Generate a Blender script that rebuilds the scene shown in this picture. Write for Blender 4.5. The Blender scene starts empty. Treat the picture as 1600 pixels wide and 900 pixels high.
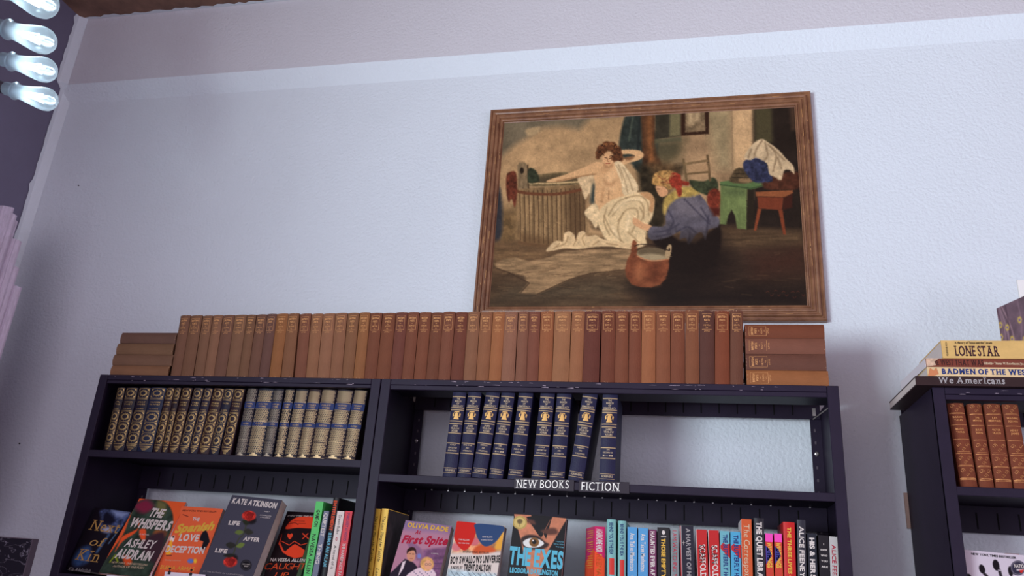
import bpy, bmesh, math, random
import numpy as np
from mathutils import Vector, Matrix
random.seed(7); rng = np.random.default_rng(11)
SC = bpy.context.scene; COL = SC.collection
ZT = 2.13                      # height of the bookcase tops above the floor

# ------------------------------------------------------------------ camera
F_PX = 1250.477
YAW, PITCH, ROLL = -0.2308, 0.3582, 0.0722
CAM = Vector((1.7384, -2.0478, -0.5205 + ZT))
_cy, _sy = math.cos(YAW), math.sin(YAW); _cp, _sp = math.cos(PITCH), math.sin(PITCH)
_f = Vector((_sy*_cp, _cy*_cp, _sp)); _r0 = Vector((_cy, -_sy, 0)); _u0 = _r0.cross(_f)
_r = _r0*math.cos(ROLL) + _u0*math.sin(ROLL); _u = _u0*math.cos(ROLL) - _r0*math.sin(ROLL)
cd = bpy.data.cameras.new('camera'); cam = bpy.data.objects.new('camera', cd); COL.objects.link(cam)
cd.sensor_width = 36; cd.lens = F_PX*36/1600; cd.clip_start = .05
m = Matrix((( _r.x, _u.x, -_f.x, CAM.x), (_r.y, _u.y, -_f.y, CAM.y), (_r.z, _u.z, -_f.z, CAM.z), (0, 0, 0, 1)))
cam.matrix_world = m; SC.camera = cam

# ------------------------------------------------------------------ world, lights, exposure
SC.view_settings.view_transform = 'Standard'; SC.view_settings.look = 'None'
SC.view_settings.gamma = 1; SC.view_settings.exposure = 0.0
w = bpy.data.worlds.new('world'); SC.world = w; w.use_nodes = True
w.node_tree.nodes['Background'].inputs[0].default_value = (0.66, 0.58, 0.82, 1)
w.node_tree.nodes['Background'].inputs[1].default_value = 0.90
def area(name, loc, target, sx, sy, power, col):
    l = bpy.data.lights.new(name, 'AREA'); l.shape = 'RECTANGLE'; l.size = sx; l.size_y = sy
    l.energy = power; l.color = col
    o = bpy.data.objects.new(name, l); COL.objects.link(o); o.location = loc
    o.rotation_euler = (Vector(target) - Vector(loc)).to_track_quat('-Z', 'Y').to_euler()
    return o
wl = area('window_light', (-.45, -3.3, 1.72), (3.6, .3, 4.0), 1.5, 1.0, 64, (.78, .92, 1.0)); wl.data.spread = math.radians(88)
area('front_fill_light', (.9, -4.0, 2.2), (.5, .3, 2.0), 3.0, 1.6, 26, (1.0, .93, 1.0))  # added soft fill from the front, lifts the left wall; no actual lamp
area('right_fill_light', (5.6, -2.6, 1.9), (.2, .3, 1.9), 1.6, 1.8, 34, (.94, .92, 1.0))  # added weak fill from the right for shelf interiors and wall gap; no window

# ------------------------------------------------------------------ helpers
def U(px, py, axis, val):
    """point on the plane axis=val (val in room coordinates, z above the floor) seen at a measured spot"""
    d = _f*F_PX + _r*(px-800) - _u*(py-450)
    return CAM + d*((val - CAM[axis])/d[axis])
def Upl(px, py, p0, n):
    d = _f*F_PX + _r*(px-800) - _u*(py-450)
    return CAM + d*((p0-CAM).dot(n)/d.dot(n))
def lin(c):
    return tuple((v/255/12.92 if v/255 <= .04045 else ((v/255+.055)/1.055)**2.4) for v in c)
MATS = {}
def mat(name, rgb, rough=.6, metal=0, gain=1.0, var=0.0, vscale=30, bump=0.0, bscale=200, spec=.22, stretch=(1, 1, 1), dark=None, tint=(1.08, .96, .86)):
    if name in MATS: return MATS[name]
    M = bpy.data.materials.new(name); M.use_nodes = True; nt = M.node_tree; b = nt.nodes['Principled BSDF']
    c = [min(.92, v*gain*k) for v, k in zip(lin(rgb), tint)]
    b.inputs['Base Color'].default_value = (*c, 1); b.inputs['Roughness'].default_value = rough
    b.inputs['Metallic'].default_value = metal; b.inputs['Specular IOR Level'].default_value = spec
    if var or bump:
        tc = nt.nodes.new('ShaderNodeTexCoord'); mp = nt.nodes.new('ShaderNodeMapping'); mp.inputs['Scale'].default_value = stretch
        nt.links.new(tc.outputs['Object'], mp.inputs[0])
    if var:
        n = nt.nodes.new('ShaderNodeTexNoise'); n.inputs['Scale'].default_value = vscale; n.inputs['Detail'].default_value = 6
        n.inputs['Roughness'].default_value = .65
        nt.links.new(mp.outputs[0], n.inputs['Vector'])
        r = nt.nodes.new('ShaderNodeValToRGB'); r.color_ramp.elements[0].position = .3; r.color_ramp.elements[1].position = .7
        d = dark and [min(.92, v*gain*k) for v, k in zip(lin(dark), tint)] or [v*(1-var) for v in c]
        r.color_ramp.elements[0].color = (*d, 1)
        r.color_ramp.elements[1].color = (*[min(.95, v*(1+var*.6)) for v in c], 1)
        nt.links.new(n.outputs['Fac'], r.inputs[0]); nt.links.new(r.outputs[0], b.inputs['Base Color'])
    if bump:
        n2 = nt.nodes.new('ShaderNodeTexNoise'); n2.inputs['Scale'].default_value = bscale; n2.inputs['Detail'].default_value = 5
        nt.links.new(mp.outputs[0], n2.inputs['Vector'])
        bp = nt.nodes.new('ShaderNodeBump'); bp.inputs['Strength'].default_value = bump; bp.inputs['Distance'].default_value = .004
        nt.links.new(n2.outputs['Fac'], bp.inputs['Height']); nt.links.new(bp.outputs[0], b.inputs['Normal'])
    MATS[name] = M; return M
def pmat(name, rough=.4, gain=1.0):
    """printed surface: colours come from the mesh's colour attribute"""
    if name in MATS: return MATS[name]
    M = bpy.data.materials.new(name); M.use_nodes = True; nt = M.node_tree; b = nt.nodes['Principled BSDF']
    a = nt.nodes.new('ShaderNodeVertexColor'); a.layer_name = 'print'
    mx = nt.nodes.new('ShaderNodeVectorMath'); mx.operation = 'MULTIPLY'; mx.inputs[1].default_value = (gain*1.08, gain*.96, gain*.86)
    nt.links.new(a.outputs[0], mx.inputs[0]); nt.links.new(mx.outputs[0], b.inputs['Base Color'])
    b.inputs['Roughness'].default_value = rough; b.inputs['Specular IOR Level'].default_value = .15
    MATS[name] = M; return M

def meshobj(name, verts, faces, material=None, parent=None, smooth=False, mats=None, midx=None):
    me = bpy.data.meshes.new(name); me.from_pydata([tuple(v) for v in verts], [], [tuple(f) for f in faces])
    for mm in (mats or ([material] if material else [])): me.materials.append(mm)
    if midx: me.polygons.foreach_set('material_index', midx)
    if smooth: me.polygons.foreach_set('use_smooth', [True]*len(me.polygons))
    me.update()
    o = bpy.data.objects.new(name, me); COL.objects.link(o)
    if parent is not None: o.parent = parent
    return o
class MB:
    def __init__(s): s.v = []; s.f = []
    def add(s, v, f):
        k = len(s.v); s.v += [tuple(p) for p in v]; s.f += [tuple(i+k for i in q) for q in f]; return s
    def box(s, x0, x1, y0, y1, z0, z1):
        return s.add([(x0,y0,z0),(x1,y0,z0),(x1,y1,z0),(x0,y1,z0),(x0,y0,z1),(x1,y0,z1),(x1,y1,z1),(x0,y1,z1)],
                     [(0,3,2,1),(4,5,6,7),(0,1,5,4),(1,2,6,5),(2,3,7,6),(3,0,4,7)])
    def bbox(s, x0, x1, y0, y1, z0, z1, c=.001):
        """box with chamfered edges along its visible faces"""
        bm = bmesh.new(); t = MB().box(x0,x1,y0,y1,z0,z1)
        vs = [bm.verts.new(p) for p in t.v]; [bm.faces.new([vs[i] for i in q]) for q in t.f]
        bmesh.ops.bevel(bm, geom=bm.edges[:], offset=c, segments=1, affect='EDGES')
        bm.verts.index_update()
        s.add([v.co[:] for v in bm.verts], [[v.index for v in q.verts] for q in bm.faces]); bm.free(); return s
    def lathe(s, prof, M=None, n=20, a0=0):
        v = []; f = []
        for i in range(n):
            a = 2*math.pi*i/n
            for (r, z) in prof: v.append((r*math.cos(a), r*math.sin(a), z))
        k = len(prof)
        for i in range(n):
            j = (i+1) % n
            for q in range(k-1): f.append((i*k+q, j*k+q, j*k+q+1, i*k+q+1))
        if M is not None: v = [tuple(M @ Vector(p)) for p in v]
        return s.add(v, f)
    def tube(s, pts, r, n=8):
        pts = [Vector(p) for p in pts]; v = []; f = []
        for i, p in enumerate(pts):
            d = (pts[min(i+1, len(pts)-1)] - pts[max(i-1, 0)]).normalized()
            a = d.cross(Vector((0, 0, 1)) if abs(d.z) < .9 else Vector((1, 0, 0))).normalized(); b = d.cross(a)
            for k in range(n):
                t = 2*math.pi*k/n; v.append(tuple(p + a*r*math.cos(t) + b*r*math.sin(t)))
        for i in range(len(pts)-1):
            for k in range(n): f.append((i*n+k, i*n+(k+1) % n, (i+1)*n+(k+1) % n, (i+1)*n+k))
        f.append(tuple(range(n-1, -1, -1))); f.append(tuple(range((len(pts)-1)*n, len(pts)*n)))
        return s.add(v, f)
    def build(s, name, material, parent=None, smooth=False): return meshobj(name, s.v, s.f, material, parent, smooth)
def empty(name, loc, label=None, cat=None, group=None):
    o = bpy.data.objects.new(name, None); COL.objects.link(o); o.location = loc; o.empty_display_size = .05
    if label: o['label'] = label
    if cat: o['category'] = cat
    if group: o['group'] = group
    return o
def struct(o): o['kind'] = 'structure'; return o
ORD = ['first','second','third','fourth','fifth','sixth','seventh','eighth','ninth','tenth','eleventh','twelfth','thirteenth',
 'fourteenth','fifteenth','sixteenth','seventeenth','eighteenth','nineteenth','twentieth']
def ordn(i):
    if i < 20: return ORD[i]
    t = ['twenty', 'thirty', 'forty', 'fifty'][(i+1)//10-2]; r = (i+1) % 10
    return {'twenty':'twentieth','thirty':'thirtieth','forty':'fortieth','fifty':'fiftieth'}[t] if r == 0 else t+'-'+ORD[r-1]

# ---- glyphs (built-in font turned into flat meshes once)
GL = {}
def _make_glyphs():
    chars = 'ABCDEFGHIJKLMNOPQRSTUVWXYZabcdefghijklmnopqrstuvwxyz&#1.,"—\'-0'
    for bold in (0, .022, .045):
        tmp = []
        for ch in chars:
            c = bpy.data.curves.new('t', 'FONT'); c.body = ch; c.size = 1; c.offset = bold; c.resolution_u = 3
            o = bpy.data.objects.new('t', c); COL.objects.link(o); tmp.append((ch, o, c))
        bpy.context.view_layer.update(); dg = bpy.context.evaluated_depsgraph_get()
        for ch, o, c in tmp:
            me = bpy.data.meshes.new_from_object(o.evaluated_get(dg))
            v = [(p.co.x, p.co.y) for p in me.vertices]; f = [tuple(p.vertices) for p in me.polygons]
            cnt = {}
            for q in f:
                for i in range(len(q)):
                    e = tuple(sorted((q[i], q[(i+1) % len(q)]))); cnt[e] = cnt.get(e, 0)+1
            edges = [e for e, k in cnt.items() if k == 1]
            GL[(ch, bold)] = (v, f, edges)
            bpy.data.meshes.remove(me)
        for ch, o, c in tmp: bpy.data.objects.remove(o); bpy.data.curves.remove(c)
_make_glyphs()
CAP = max(p[1] for p in GL[('H', 0)][0])
def serif_boxes(v, edges, bold):
    out = []
    y0 = min(p[1] for p in v); y1 = max(p[1] for p in v)
    for yy, side in ((y0+.05, 0), (y1-.05, 1)):
        xs = []
        for a, b in edges:
            (xa, ya), (xb, yb) = v[a], v[b]
            if (ya-yy)*(yb-yy) < 0: xs.append(xa+(xb-xa)*(yy-ya)/(yb-ya))
        xs.sort()
        for i in range(0, len(xs)-1, 2):
            if xs[i+1]-xs[i] < .17+bold*2:
                e = .10; t = .045+bold*.6
                yb = y0 if side == 0 else y1-t
                out.append((xs[i]-e, xs[i+1]+e, yb, yb+t))
    return out
def text2d(s, bold=0, serif=False, shear=0, gap=.09):
    """-> verts2d, faces, width; cap height normalised to 1"""
    V = []; F = []; x = 0
    for ch in s:
        if ch == ' ': x += .36; continue
        if (ch, bold) not in GL: continue
        v, f, ed = GL[(ch, bold)]
        if not v: x += .3; continue
        x0 = min(p[0] for p in v); x1 = max(p[0] for p in v)
        k = len(V); vv = list(v); ff = list(f)
        if serif:
            for (a, b, c, d) in serif_boxes(v, ed, bold):
                q = len(vv); vv += [(a, c), (b, c), (b, d), (a, d)]; ff.append((q, q+1, q+2, q+3))
                x0 = min(x0, a); x1 = max(x1, b)
        V += [((p[0]-x0)/CAP+x+shear*p[1]/CAP, p[1]/CAP) for p in vv]
        F += [tuple(i+k for i in q) for q in ff]
        x += (x1-x0)/CAP+gap
    return V, F, x-gap
def put_text(mb, s, o, ex, ey, h, width=None, align=0, bold=0, serif=False, shear=0, gap=.09, bend=None):
    """lay a word on a plane: o origin, ex/ey unit vectors, h cap height; width squeezes it; align 0 left, .5 centre"""
    V, F, W = text2d(s, bold, serif, shear, gap)
    if W <= 0: return
    sx = h if width is None else width/W
    o = Vector(o); ex = Vector(ex); ey = Vector(ey)
    pts = []
    for (x, y) in V:
        p = o + ex*((x-W*align)*sx) + ey*(y*h)
        if bend: p = bend(p)
        pts.append(p)
    mb.add(pts, F)

# ---- little painter: shapes in a flat (u,v) area turned into mesh colours
def smooth_pts(P, n=5):
    P = [np.array(p, float) for p in P]; out = []
    for i in range(len(P)):
        a, b, c, d = P[i-1], P[i], P[(i+1) % len(P)], P[(i+2) % len(P)]
        for k in range(n):
            t = k/n; out.append(.5*((2*b)+(-a+c)*t+(2*a-5*b+4*c-d)*t*t+(-a+3*b-3*c+d)*t**3))
    return out
def vnoise(shape, cell, seed=0, octs=4):
    r = np.random.default_rng(seed); H, W = shape; out = np.zeros(shape); amp = 1; tot = 0
    cy, cx = cell if isinstance(cell, tuple) else (cell, cell)
    for o in range(octs):
        gh, gw = int(H/cy)+3, int(W/cx)+3; g = r.random((gh, gw))
        y = np.arange(H)/cy; x = np.arange(W)/cx; iy = y.astype(int); ix = x.astype(int); fy = (y-iy)[:, None]; fx = (x-ix)[None]
        fy = fy*fy*(3-2*fy); fx = fx*fx*(3-2*fx)
        a = g[iy][:, ix]; b = g[iy][:, ix+1]; c = g[iy+1][:, ix]; d = g[iy+1][:, ix+1]
        out += amp*((a*(1-fx)+b*fx)*(1-fy)+(c*(1-fx)+d*fx)*fy); tot += amp; amp *= .55; cy = max(1, cy/2); cx = max(1, cx/2)
    return out/tot
class Art:
    """w,h real size; nx columns of colour samples; tf maps the caller's coordinates to (u,v) in metres, v down from the top"""
    def __init__(s, w, h, nx, bg, tf=None):
        s.w, s.h = w, h; s.nx = nx; s.ny = max(2, int(nx*h/w)); s.k = (nx-1)/w
        s.img = np.ones((s.ny, s.nx, 3))*np.array(bg, float); s.tf = tf or (lambda x, y: (x*w, y*h))
    def _T(s, pts): return np.array([[c*s.k for c in s.tf(*p)] for p in pts])
    def _blend(s, x0, y0, a, col, tex):
        h, w = a.shape; sub = s.img[y0:y0+h, x0:x0+w]; c = np.ones((h, w, 3))*np.array(col, float)
        if tex:
            amt, cell, seed = tex; n = vnoise((h, w), cell, seed)-.5; c = c*(1+amt*2*n[..., None])
        sub[:] = sub*(1-a[..., None])+c*a[..., None]
    def poly(s, pts, col, soft=1.0, curve=False, tex=None, alpha=1.0):
        P = s._T(pts)
        if curve: P = np.array(smooth_pts(P))
        m = soft+1; x0 = int(max(0, P[:, 0].min()-m)); x1 = int(min(s.nx, P[:, 0].max()+m+2)); y0 = int(max(0, P[:, 1].min()-m)); y1 = int(min(s.ny, P[:, 1].max()+m+2))
        if x1 <= x0 or y1 <= y0: return
        X, Y = np.meshgrid(np.arange(x0, x1), np.arange(y0, y1)); ins = np.zeros(X.shape, bool); D = np.full(X.shape, 1e9)
        for i in range(len(P)):
            ax, ay = P[i-1]; bx, by = P[i]
            if ay != by:
                c = ((ay > Y) != (by > Y)) & (X < (bx-ax)*(Y-ay)/(by-ay)+ax); ins ^= c
            L = (bx-ax)**2+(by-ay)**2+1e-9; t = np.clip(((X-ax)*(bx-ax)+(Y-ay)*(by-ay))/L, 0, 1)
            D = np.minimum(D, (X-ax-t*(bx-ax))**2+(Y-ay-t*(by-ay))**2)
        D = np.sqrt(D)*np.where(ins, 1, -1); a = np.clip(.5+D/(2*max(soft, .3)), 0, 1)*alpha
        s._blend(x0, y0, a, col, tex)
    def ell(s, cx, cy, rx, ry, col, soft=1.0, rot=0, tex=None, alpha=1.0):
        ca, sa = math.cos(rot), math.sin(rot)
        s.poly([(cx+rx*math.cos(t)*ca-ry*math.sin(t)*sa, cy+rx*math.cos(t)*sa+ry*math.sin(t)*ca) for t in np.linspace(0, 2*math.pi, 25)[:-1]], col, soft, False, tex, alpha)
    def line(s, pts, wd, col, soft=.8, curve=False, alpha=1.0):
        """stroke; wd in sample units"""
        P = s._T(pts)
        if curve:
            Q = []
            for i in range(len(P)-1):
                a = P[max(i-1, 0)]; b = P[i]; c = P[i+1]; d = P[min(i+2, len(P)-1)]
                for k in range(6):
                    t = k/6; Q.append(.5*((2*b)+(-a+c)*t+(2*a-5*b+4*c-d)*t*t+(-a+3*b-3*c+d)*t**3))
            P = np.array(Q+[P[-1]])
        m = wd+soft+1; x0 = int(max(0, P[:, 0].min()-m)); x1 = int(min(s.nx, P[:, 0].max()+m+2)); y0 = int(max(0, P[:, 1].min()-m)); y1 = int(min(s.ny, P[:, 1].max()+m+2))
        if x1 <= x0 or y1 <= y0: return
        X, Y = np.meshgrid(np.arange(x0, x1), np.arange(y0, y1)); D = np.full(X.shape, 1e9)
        for i in range(1, len(P)):
            ax, ay = P[i-1]; bx, by = P[i]; L = (bx-ax)**2+(by-ay)**2+1e-9; t = np.clip(((X-ax)*(bx-ax)+(Y-ay)*(by-ay))/L, 0, 1)
            D = np.minimum(D, (X-ax-t*(bx-ax))**2+(Y-ay-t*(by-ay))**2)
        a = np.clip(.5+(wd/2-np.sqrt(D))/(2*soft), 0, 1)*alpha; s._blend(x0, y0, a, col, None)
    def mottle(s, amt, cell, seed=0): s.img *= (1+amt*2*(vnoise((s.ny, s.nx), cell, seed)-.5))[..., None]
    def build(s, name, o, ex, ez, material, parent=None):
        """o = top left corner, ex right, ez up"""
        o = np.array(o); ex = np.array(ex); ez = np.array(ez); xs = np.linspace(0, s.w, s.nx); ys = np.linspace(0, s.h, s.ny)
        V = (o+ex*xs[None, :, None]-ez*ys[:, None, None]).reshape(-1, 3)
        i = np.arange(s.ny-1)[:, None]*s.nx+np.arange(s.nx-1)[None]; i = i.reshape(-1)
        Fc = np.stack([i, i+s.nx, i+s.nx+1, i+1], 1)
        me = bpy.data.meshes.new(name); me.vertices.add(len(V)); me.vertices.foreach_set('co', V.ravel())
        me.loops.add(Fc.size); me.loops.foreach_set('vertex_index', Fc.ravel().astype(np.int32))
        me.polygons.add(len(Fc)); me.polygons.foreach_set('loop_start', (np.arange(len(Fc))*4).astype(np.int32))
        me.update(calc_edges=True); me.validate()
        c = np.clip(s.img, 0, 255)/255; c = np.where(c <= .04045, c/12.92, ((c+.055)/1.055)**2.4)
        at = me.color_attributes.new('print', 'FLOAT_COLOR', 'POINT')
        at.data.foreach_set('color', np.concatenate([c.reshape(-1, 3), np.ones((len(V), 1))], 1).ravel().astype(np.float32))
        me.materials.append(material); ob = bpy.data.objects.new(name, me); COL.objects.link(ob)
        if parent is not None: ob.parent = parent
        return ob

# ------------------------------------------------------------------ room shell
YW = .335                                   # wall plane behind the bookcases
ZC1, ZC2, ZCE = 1.216+ZT+.018, 1.285+ZT+.02, 1.638+ZT
def wall_mat(name, rgb, var):
    M = mat(name, rgb, .55, var=var, vscale=2.2, spec=.4, tint=(1, 1, 1))
    nt = M.node_tree; b = nt.nodes['Principled BSDF']; tc = nt.nodes.new('ShaderNodeTexCoord')
    n1 = nt.nodes.new('ShaderNodeTexNoise'); n1.inputs['Scale'].default_value = 110; n1.inputs['Detail'].default_value = 4; n1.inputs['Roughness'].default_value = .55
    n2 = nt.nodes.new('ShaderNodeTexVoronoi'); n2.inputs['Scale'].default_value = 80; n2.feature = 'SMOOTH_F1'
    ad = nt.nodes.new('ShaderNodeMath'); ad.operation = 'MULTIPLY_ADD'; ad.inputs[1].default_value = .35
    nt.links.new(tc.outputs['Object'], n1.inputs['Vector']); nt.links.new(tc.outputs['Object'], n2.inputs['Vector'])
    nt.links.new(n2.outputs['Distance'], ad.inputs[0]); nt.links.new(n1.outputs['Fac'], ad.inputs[2])
    bp = nt.nodes.new('ShaderNodeBump'); bp.inputs['Strength'].default_value = .5; bp.inputs['Distance'].default_value = .006
    nt.links.new(ad.outputs[0], bp.inputs['Height']); nt.links.new(bp.outputs[0], b.inputs['Normal']); return M
WM = wall_mat('white_stucco', (216, 220, 226), .03)
XL = -.79; XR = 6.5; YF = -4.6
mb = MB()
cz = [(YW, 0), (YW, ZC1), (YW-.035, ZC2), (YW-.035, ZCE)]
mb.add([(x, y, z) for (y, z) in cz for x in (XL, XR)], [(0, 1, 3, 2), (2, 3, 5, 4)])
mb.add([(XL, YW+.1, 0), (XR, YW+.1, 0), (XR, YW+.1, ZCE), (XL, YW+.1, ZCE)], [(0, 3, 2, 1)])
struct(mb.build('wall_back', WM))
WU = wall_mat('warm_white_upper', (206, 201, 206), .03)  # same wall finish above the band, in a darker, warmer white
struct(MB().add([(XL, YW-.035, ZC2), (XR, YW-.035, ZC2), (XL, YW-.035, ZCE), (XR, YW-.035, ZCE)], [(0, 1, 3, 2)]).build('wall_back_upper', WU))
# chamfered white strip in the corner, ragged paint edge towards the dark wall
mb = MB(); N = 160; v = []; f = []
for i in range(N+1):
    z = i*(ZCE)/N; e = .012+.006*random.random()+(.008 if random.random() < .12 else 0)
    v += [(XL+.030, YW-.0005-(.035 if z > ZC2 else 0), z), (XL+.003, YW-.022-(.035 if z > ZC2 else 0), z), (XL+.002, YW-.022-e-(.035 if z > ZC2 else 0), z)]
for i in range(N): f += [(3*i, 3*i+3, 3*i+4, 3*i+1), (3*i+1, 3*i+4, 3*i+5, 3*i+2)]
struct(mb.add(v, f).build('trim_1', WM))
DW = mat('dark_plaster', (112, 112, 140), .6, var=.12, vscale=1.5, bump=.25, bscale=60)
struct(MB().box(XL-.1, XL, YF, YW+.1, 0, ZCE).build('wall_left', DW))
CM = mat('tan_ceiling', (132, 104, 92), .7, var=.18, vscale=9, dark=(100, 80, 74), bump=.3, bscale=40)
struct(MB().box(XL, XR, YF, YW, ZCE, ZCE+.1).build('ceiling', CM))
mb = MB(); v = []; f = []
for i in range(301):
    x = XL+i*(XR-XL)/300; v += [(x, YW-.036, ZCE-.002), (x, YW-.036-.006-.012*random.random(), ZCE-.0015)]
for i in range(300): f.append((2*i, 2*i+1, 2*i+3, 2*i+2))
struct(mb.add(v, f).build('trim_2', WM))
struct(MB().box(XL, XR, YF, YW, -.1, 0).build('floor', mat('wood_floor', (112, 88, 76), .5, var=.3, vscale=3, stretch=(1, 12, 1))))
struct(MB().box(XL, XR, YW-.015, YW, 0, .11).build('baseboard_back', mat('baseboard_paint', (200, 196, 200), .5)))

# ------------------------------------------------------------------ bookcases
SM = mat('black_metal', (35, 25, 44), .52, var=.18, vscale=14, bump=.05, bscale=300, spec=.22, tint=(1, 1, 1))
SIN = SM
SD = mat('slot_dark', (14, 12, 16), .9)
SCF = mat('scuffed_paint', (150, 140, 160), .6, var=.5, vscale=160)
BOLT = mat('bolt_steel', (170, 170, 175), .3, metal=.8)
YB = .285
def bookcase(label, x0, x1, zs, lips, rails, slot_x0, YB=YB):
    root = empty('bookcase', ((x0+x1)/2, .15, 0), label, 'bookcase', 'black metal bookcases along the wall')
    rl = Vector(root.location)
    def P(mb, name, mt=SM, par=root):
        mb.v = [(a-rl.x, b-rl.y, c-rl.z) for a, b, c in mb.v]; return mb.build(name, mt, par)
    for sx in (0, 1):
        X = x0+.0008 if sx == 0 else x1-.0008; s = 1 if sx == 0 else -1
        a, b = sorted((X, X+s*.0015)); side = P(MB().box(a, b, .001, YB+.012, 0, ZT), 'side_panel')
        a, b = sorted((X, X+s*.027)); P(MB().bbox(a, b, -.001, .010, 0, ZT, .0012), 'front_post')
        a, b = sorted((X, X+s*.030)); P(MB().box(a, b, YB+.010, YB+.013, 0, ZT), 'back_flange')
        fx = X+s*.019; m = MB()
        z = ZT-.05
        while z > 1.2:
            m.box(fx-.0022, fx+.0022, YB+.008, YB+.0101, z-.008, z); z -= .034
        o = P(m, 'flange_slots', mat('flange_slot', (84, 78, 92), .6)); o['kind'] = 'stuff'
        for bz in (-.118, ):
            m = MB().lathe([(0, .0), (.0062, .0), (.0055, .003), (.003, .004), (0, .004)], Matrix.Translation((fx-s*.001, YB+.0095, ZT+bz)) @ Matrix.Rotation(math.pi/2, 4, 'X'), 14)
            P(m, 'bolt', BOLT)
    xi0, xi1 = x0+.0285, x1-.0285
    m = MB().bbox(xi0, xi1, -.0005, .012, ZT-.016, ZT, .001); m.bbox(xi0, xi1, .0015, .014, ZT-lips, ZT-.0165, .001)
    m.box(x0+.003, x1-.003, .012, .19, ZT-.006, ZT-.0005); P(m, 'top_panel')
    for z in zs:
        m = MB().bbox(xi0-.002, xi1+.002, .0005, .012, ZT+z-.020, ZT+z, .001); m.box(x0+.003, x1-.003, .012, YB, ZT+z-.005, ZT+z-.001)
        P(m, 'shelf')
    for (z0, z1) in rails:
        rail = P(MB().box(x0+.004, x1-.004, YB, YB+.004, ZT+z0, ZT+z1), 'back_rail')
        m = MB(); x = slot_x0
        while x < x1-.03:
            if x > x0+.03: m.box(x-.0016, x+.0016, YB-.0012, YB+.0002, ZT+z0+.010, ZT+min(z1-.004, z0+.052))
            x += .05
        o = P(m, 'rail_slots', SD, root); o['kind'] = 'stuff'
    P(MB().box(x0+.003, x1-.003, .002, YB, .02, .09), 'base_plinth')
    return root, P
X1, X2, X3 = .903, 2.1, 2.31
A1 = -.225; A2 = -.259; A3 = -.232; B1 = -.565; B2 = -.585; B3 = -.60
case_a, Pa = bookcase('black metal bookcase holding the dark gilt sets, left end of the three', 0, X1, (A1, B1, -.93, -1.3, -1.68), .026, ((-.024, .032), (-.300, A1-.004), (-.64, B1-.004)), .073)
case_b, Pb = bookcase('wide black metal bookcase with the two shelf signs, middle of the three', X1+.001, X2, (A2, B2, -.95, -1.32, -1.69), .029, ((-.024, .032), (-.325, A2-.004), (-.66, B2-.004)), .973)
case_c, Pc = bookcase('black metal bookcase at the right edge under large stacked books', X3, X3+1.0, (A3, B3, -.95, -1.32, -1.69), .029, ((-.024, .032), (-.305, A3-.004), (-.67, B3-.004)), 2.37, .318)
# scuffs on the top lips, corner bracket, pale-coloured dots for light coming through holes in the shelf's rear edge
for P_, x0, x1, n in ((Pa, .05, .86, 26), (Pb, .95, 1.95, 44), (Pc, 2.36, 2.7, 10)):
    m = MB()
    for i in range(n):
        x = random.uniform(x0, x1); l = random.uniform(.002, .022); z = ZT-random.choice((.004, .005, .012, .0155))-random.random()*.002
        m.add([(x, -.00065, z), (x+l, -.00065, z+random.uniform(-.001, .001)), (x+l, -.00065, z+.0007), (x+l*.4, -.00065, z+.0013)], [(0, 1, 2, 3)])
    o = P_(m, 'paint_scuffs', SCF); o['kind'] = 'stuff'
m = MB().box(2.052, 2.060, .12, .125, ZT-.05, ZT-.03).tube([(2.055, .14, ZT-.055), (2.095, .10, ZT-.028)], .0018, 6)
Pb(m, 'corner_bracket', BOLT)
m = MB()
for i in range(24):
    x = .95+i*.05
    if x < 2.08: m.box(x-.002, x+.002, YB-.03, YB-.027, ZT-.268, ZT-.2655)
o = Pb(m, 'shelf_light_dots', mat('light_dot', (200, 200, 210), .3, metal=.6)); o['kind'] = 'stuff'

# ------------------------------------------------------------------ books
PAGE = mat('page_block', (190, 175, 150), .85, var=.2, vscale=60, stretch=(30, 1, 1), bump=.2, bscale=50)
PAGEW = mat('page_block_white', (205, 200, 205), .85, var=.12, vscale=60, stretch=(30, 1, 1))
GOLD = mat('gilt', (200, 172, 118), .42, metal=.5, gain=.82, var=.35, vscale=120)
def cover_profile(w, d, bulge, t=.0022, joint=True, n=7):
    """open U outline (outer then inner) around the text block; spine at y<=0"""
    out = [(0, d)]
    if bulge > 0 and joint:
        out += [(0, .008), (.0010, .0055), (0, .003), (.0002, .0)]
        arc = [(w*i/n, -bulge*(1-(2*i/n-1)**2)) for i in range(n+1)][1:-1]
        out += arc+[(w-.0002, 0), (w, .003), (w-.0010, .0055), (w, .008)]
    elif bulge > 0: out += [(w*i/n, -bulge*(1-(2*i/n-1)**2)) for i in range(n+1)]
    else: out += [(0, .0), (w, .0)]
    out += [(w, d)]
    inn = [(w-t, d), (w-t, t), (t, t), (t, d)]
    return out, inn
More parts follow.
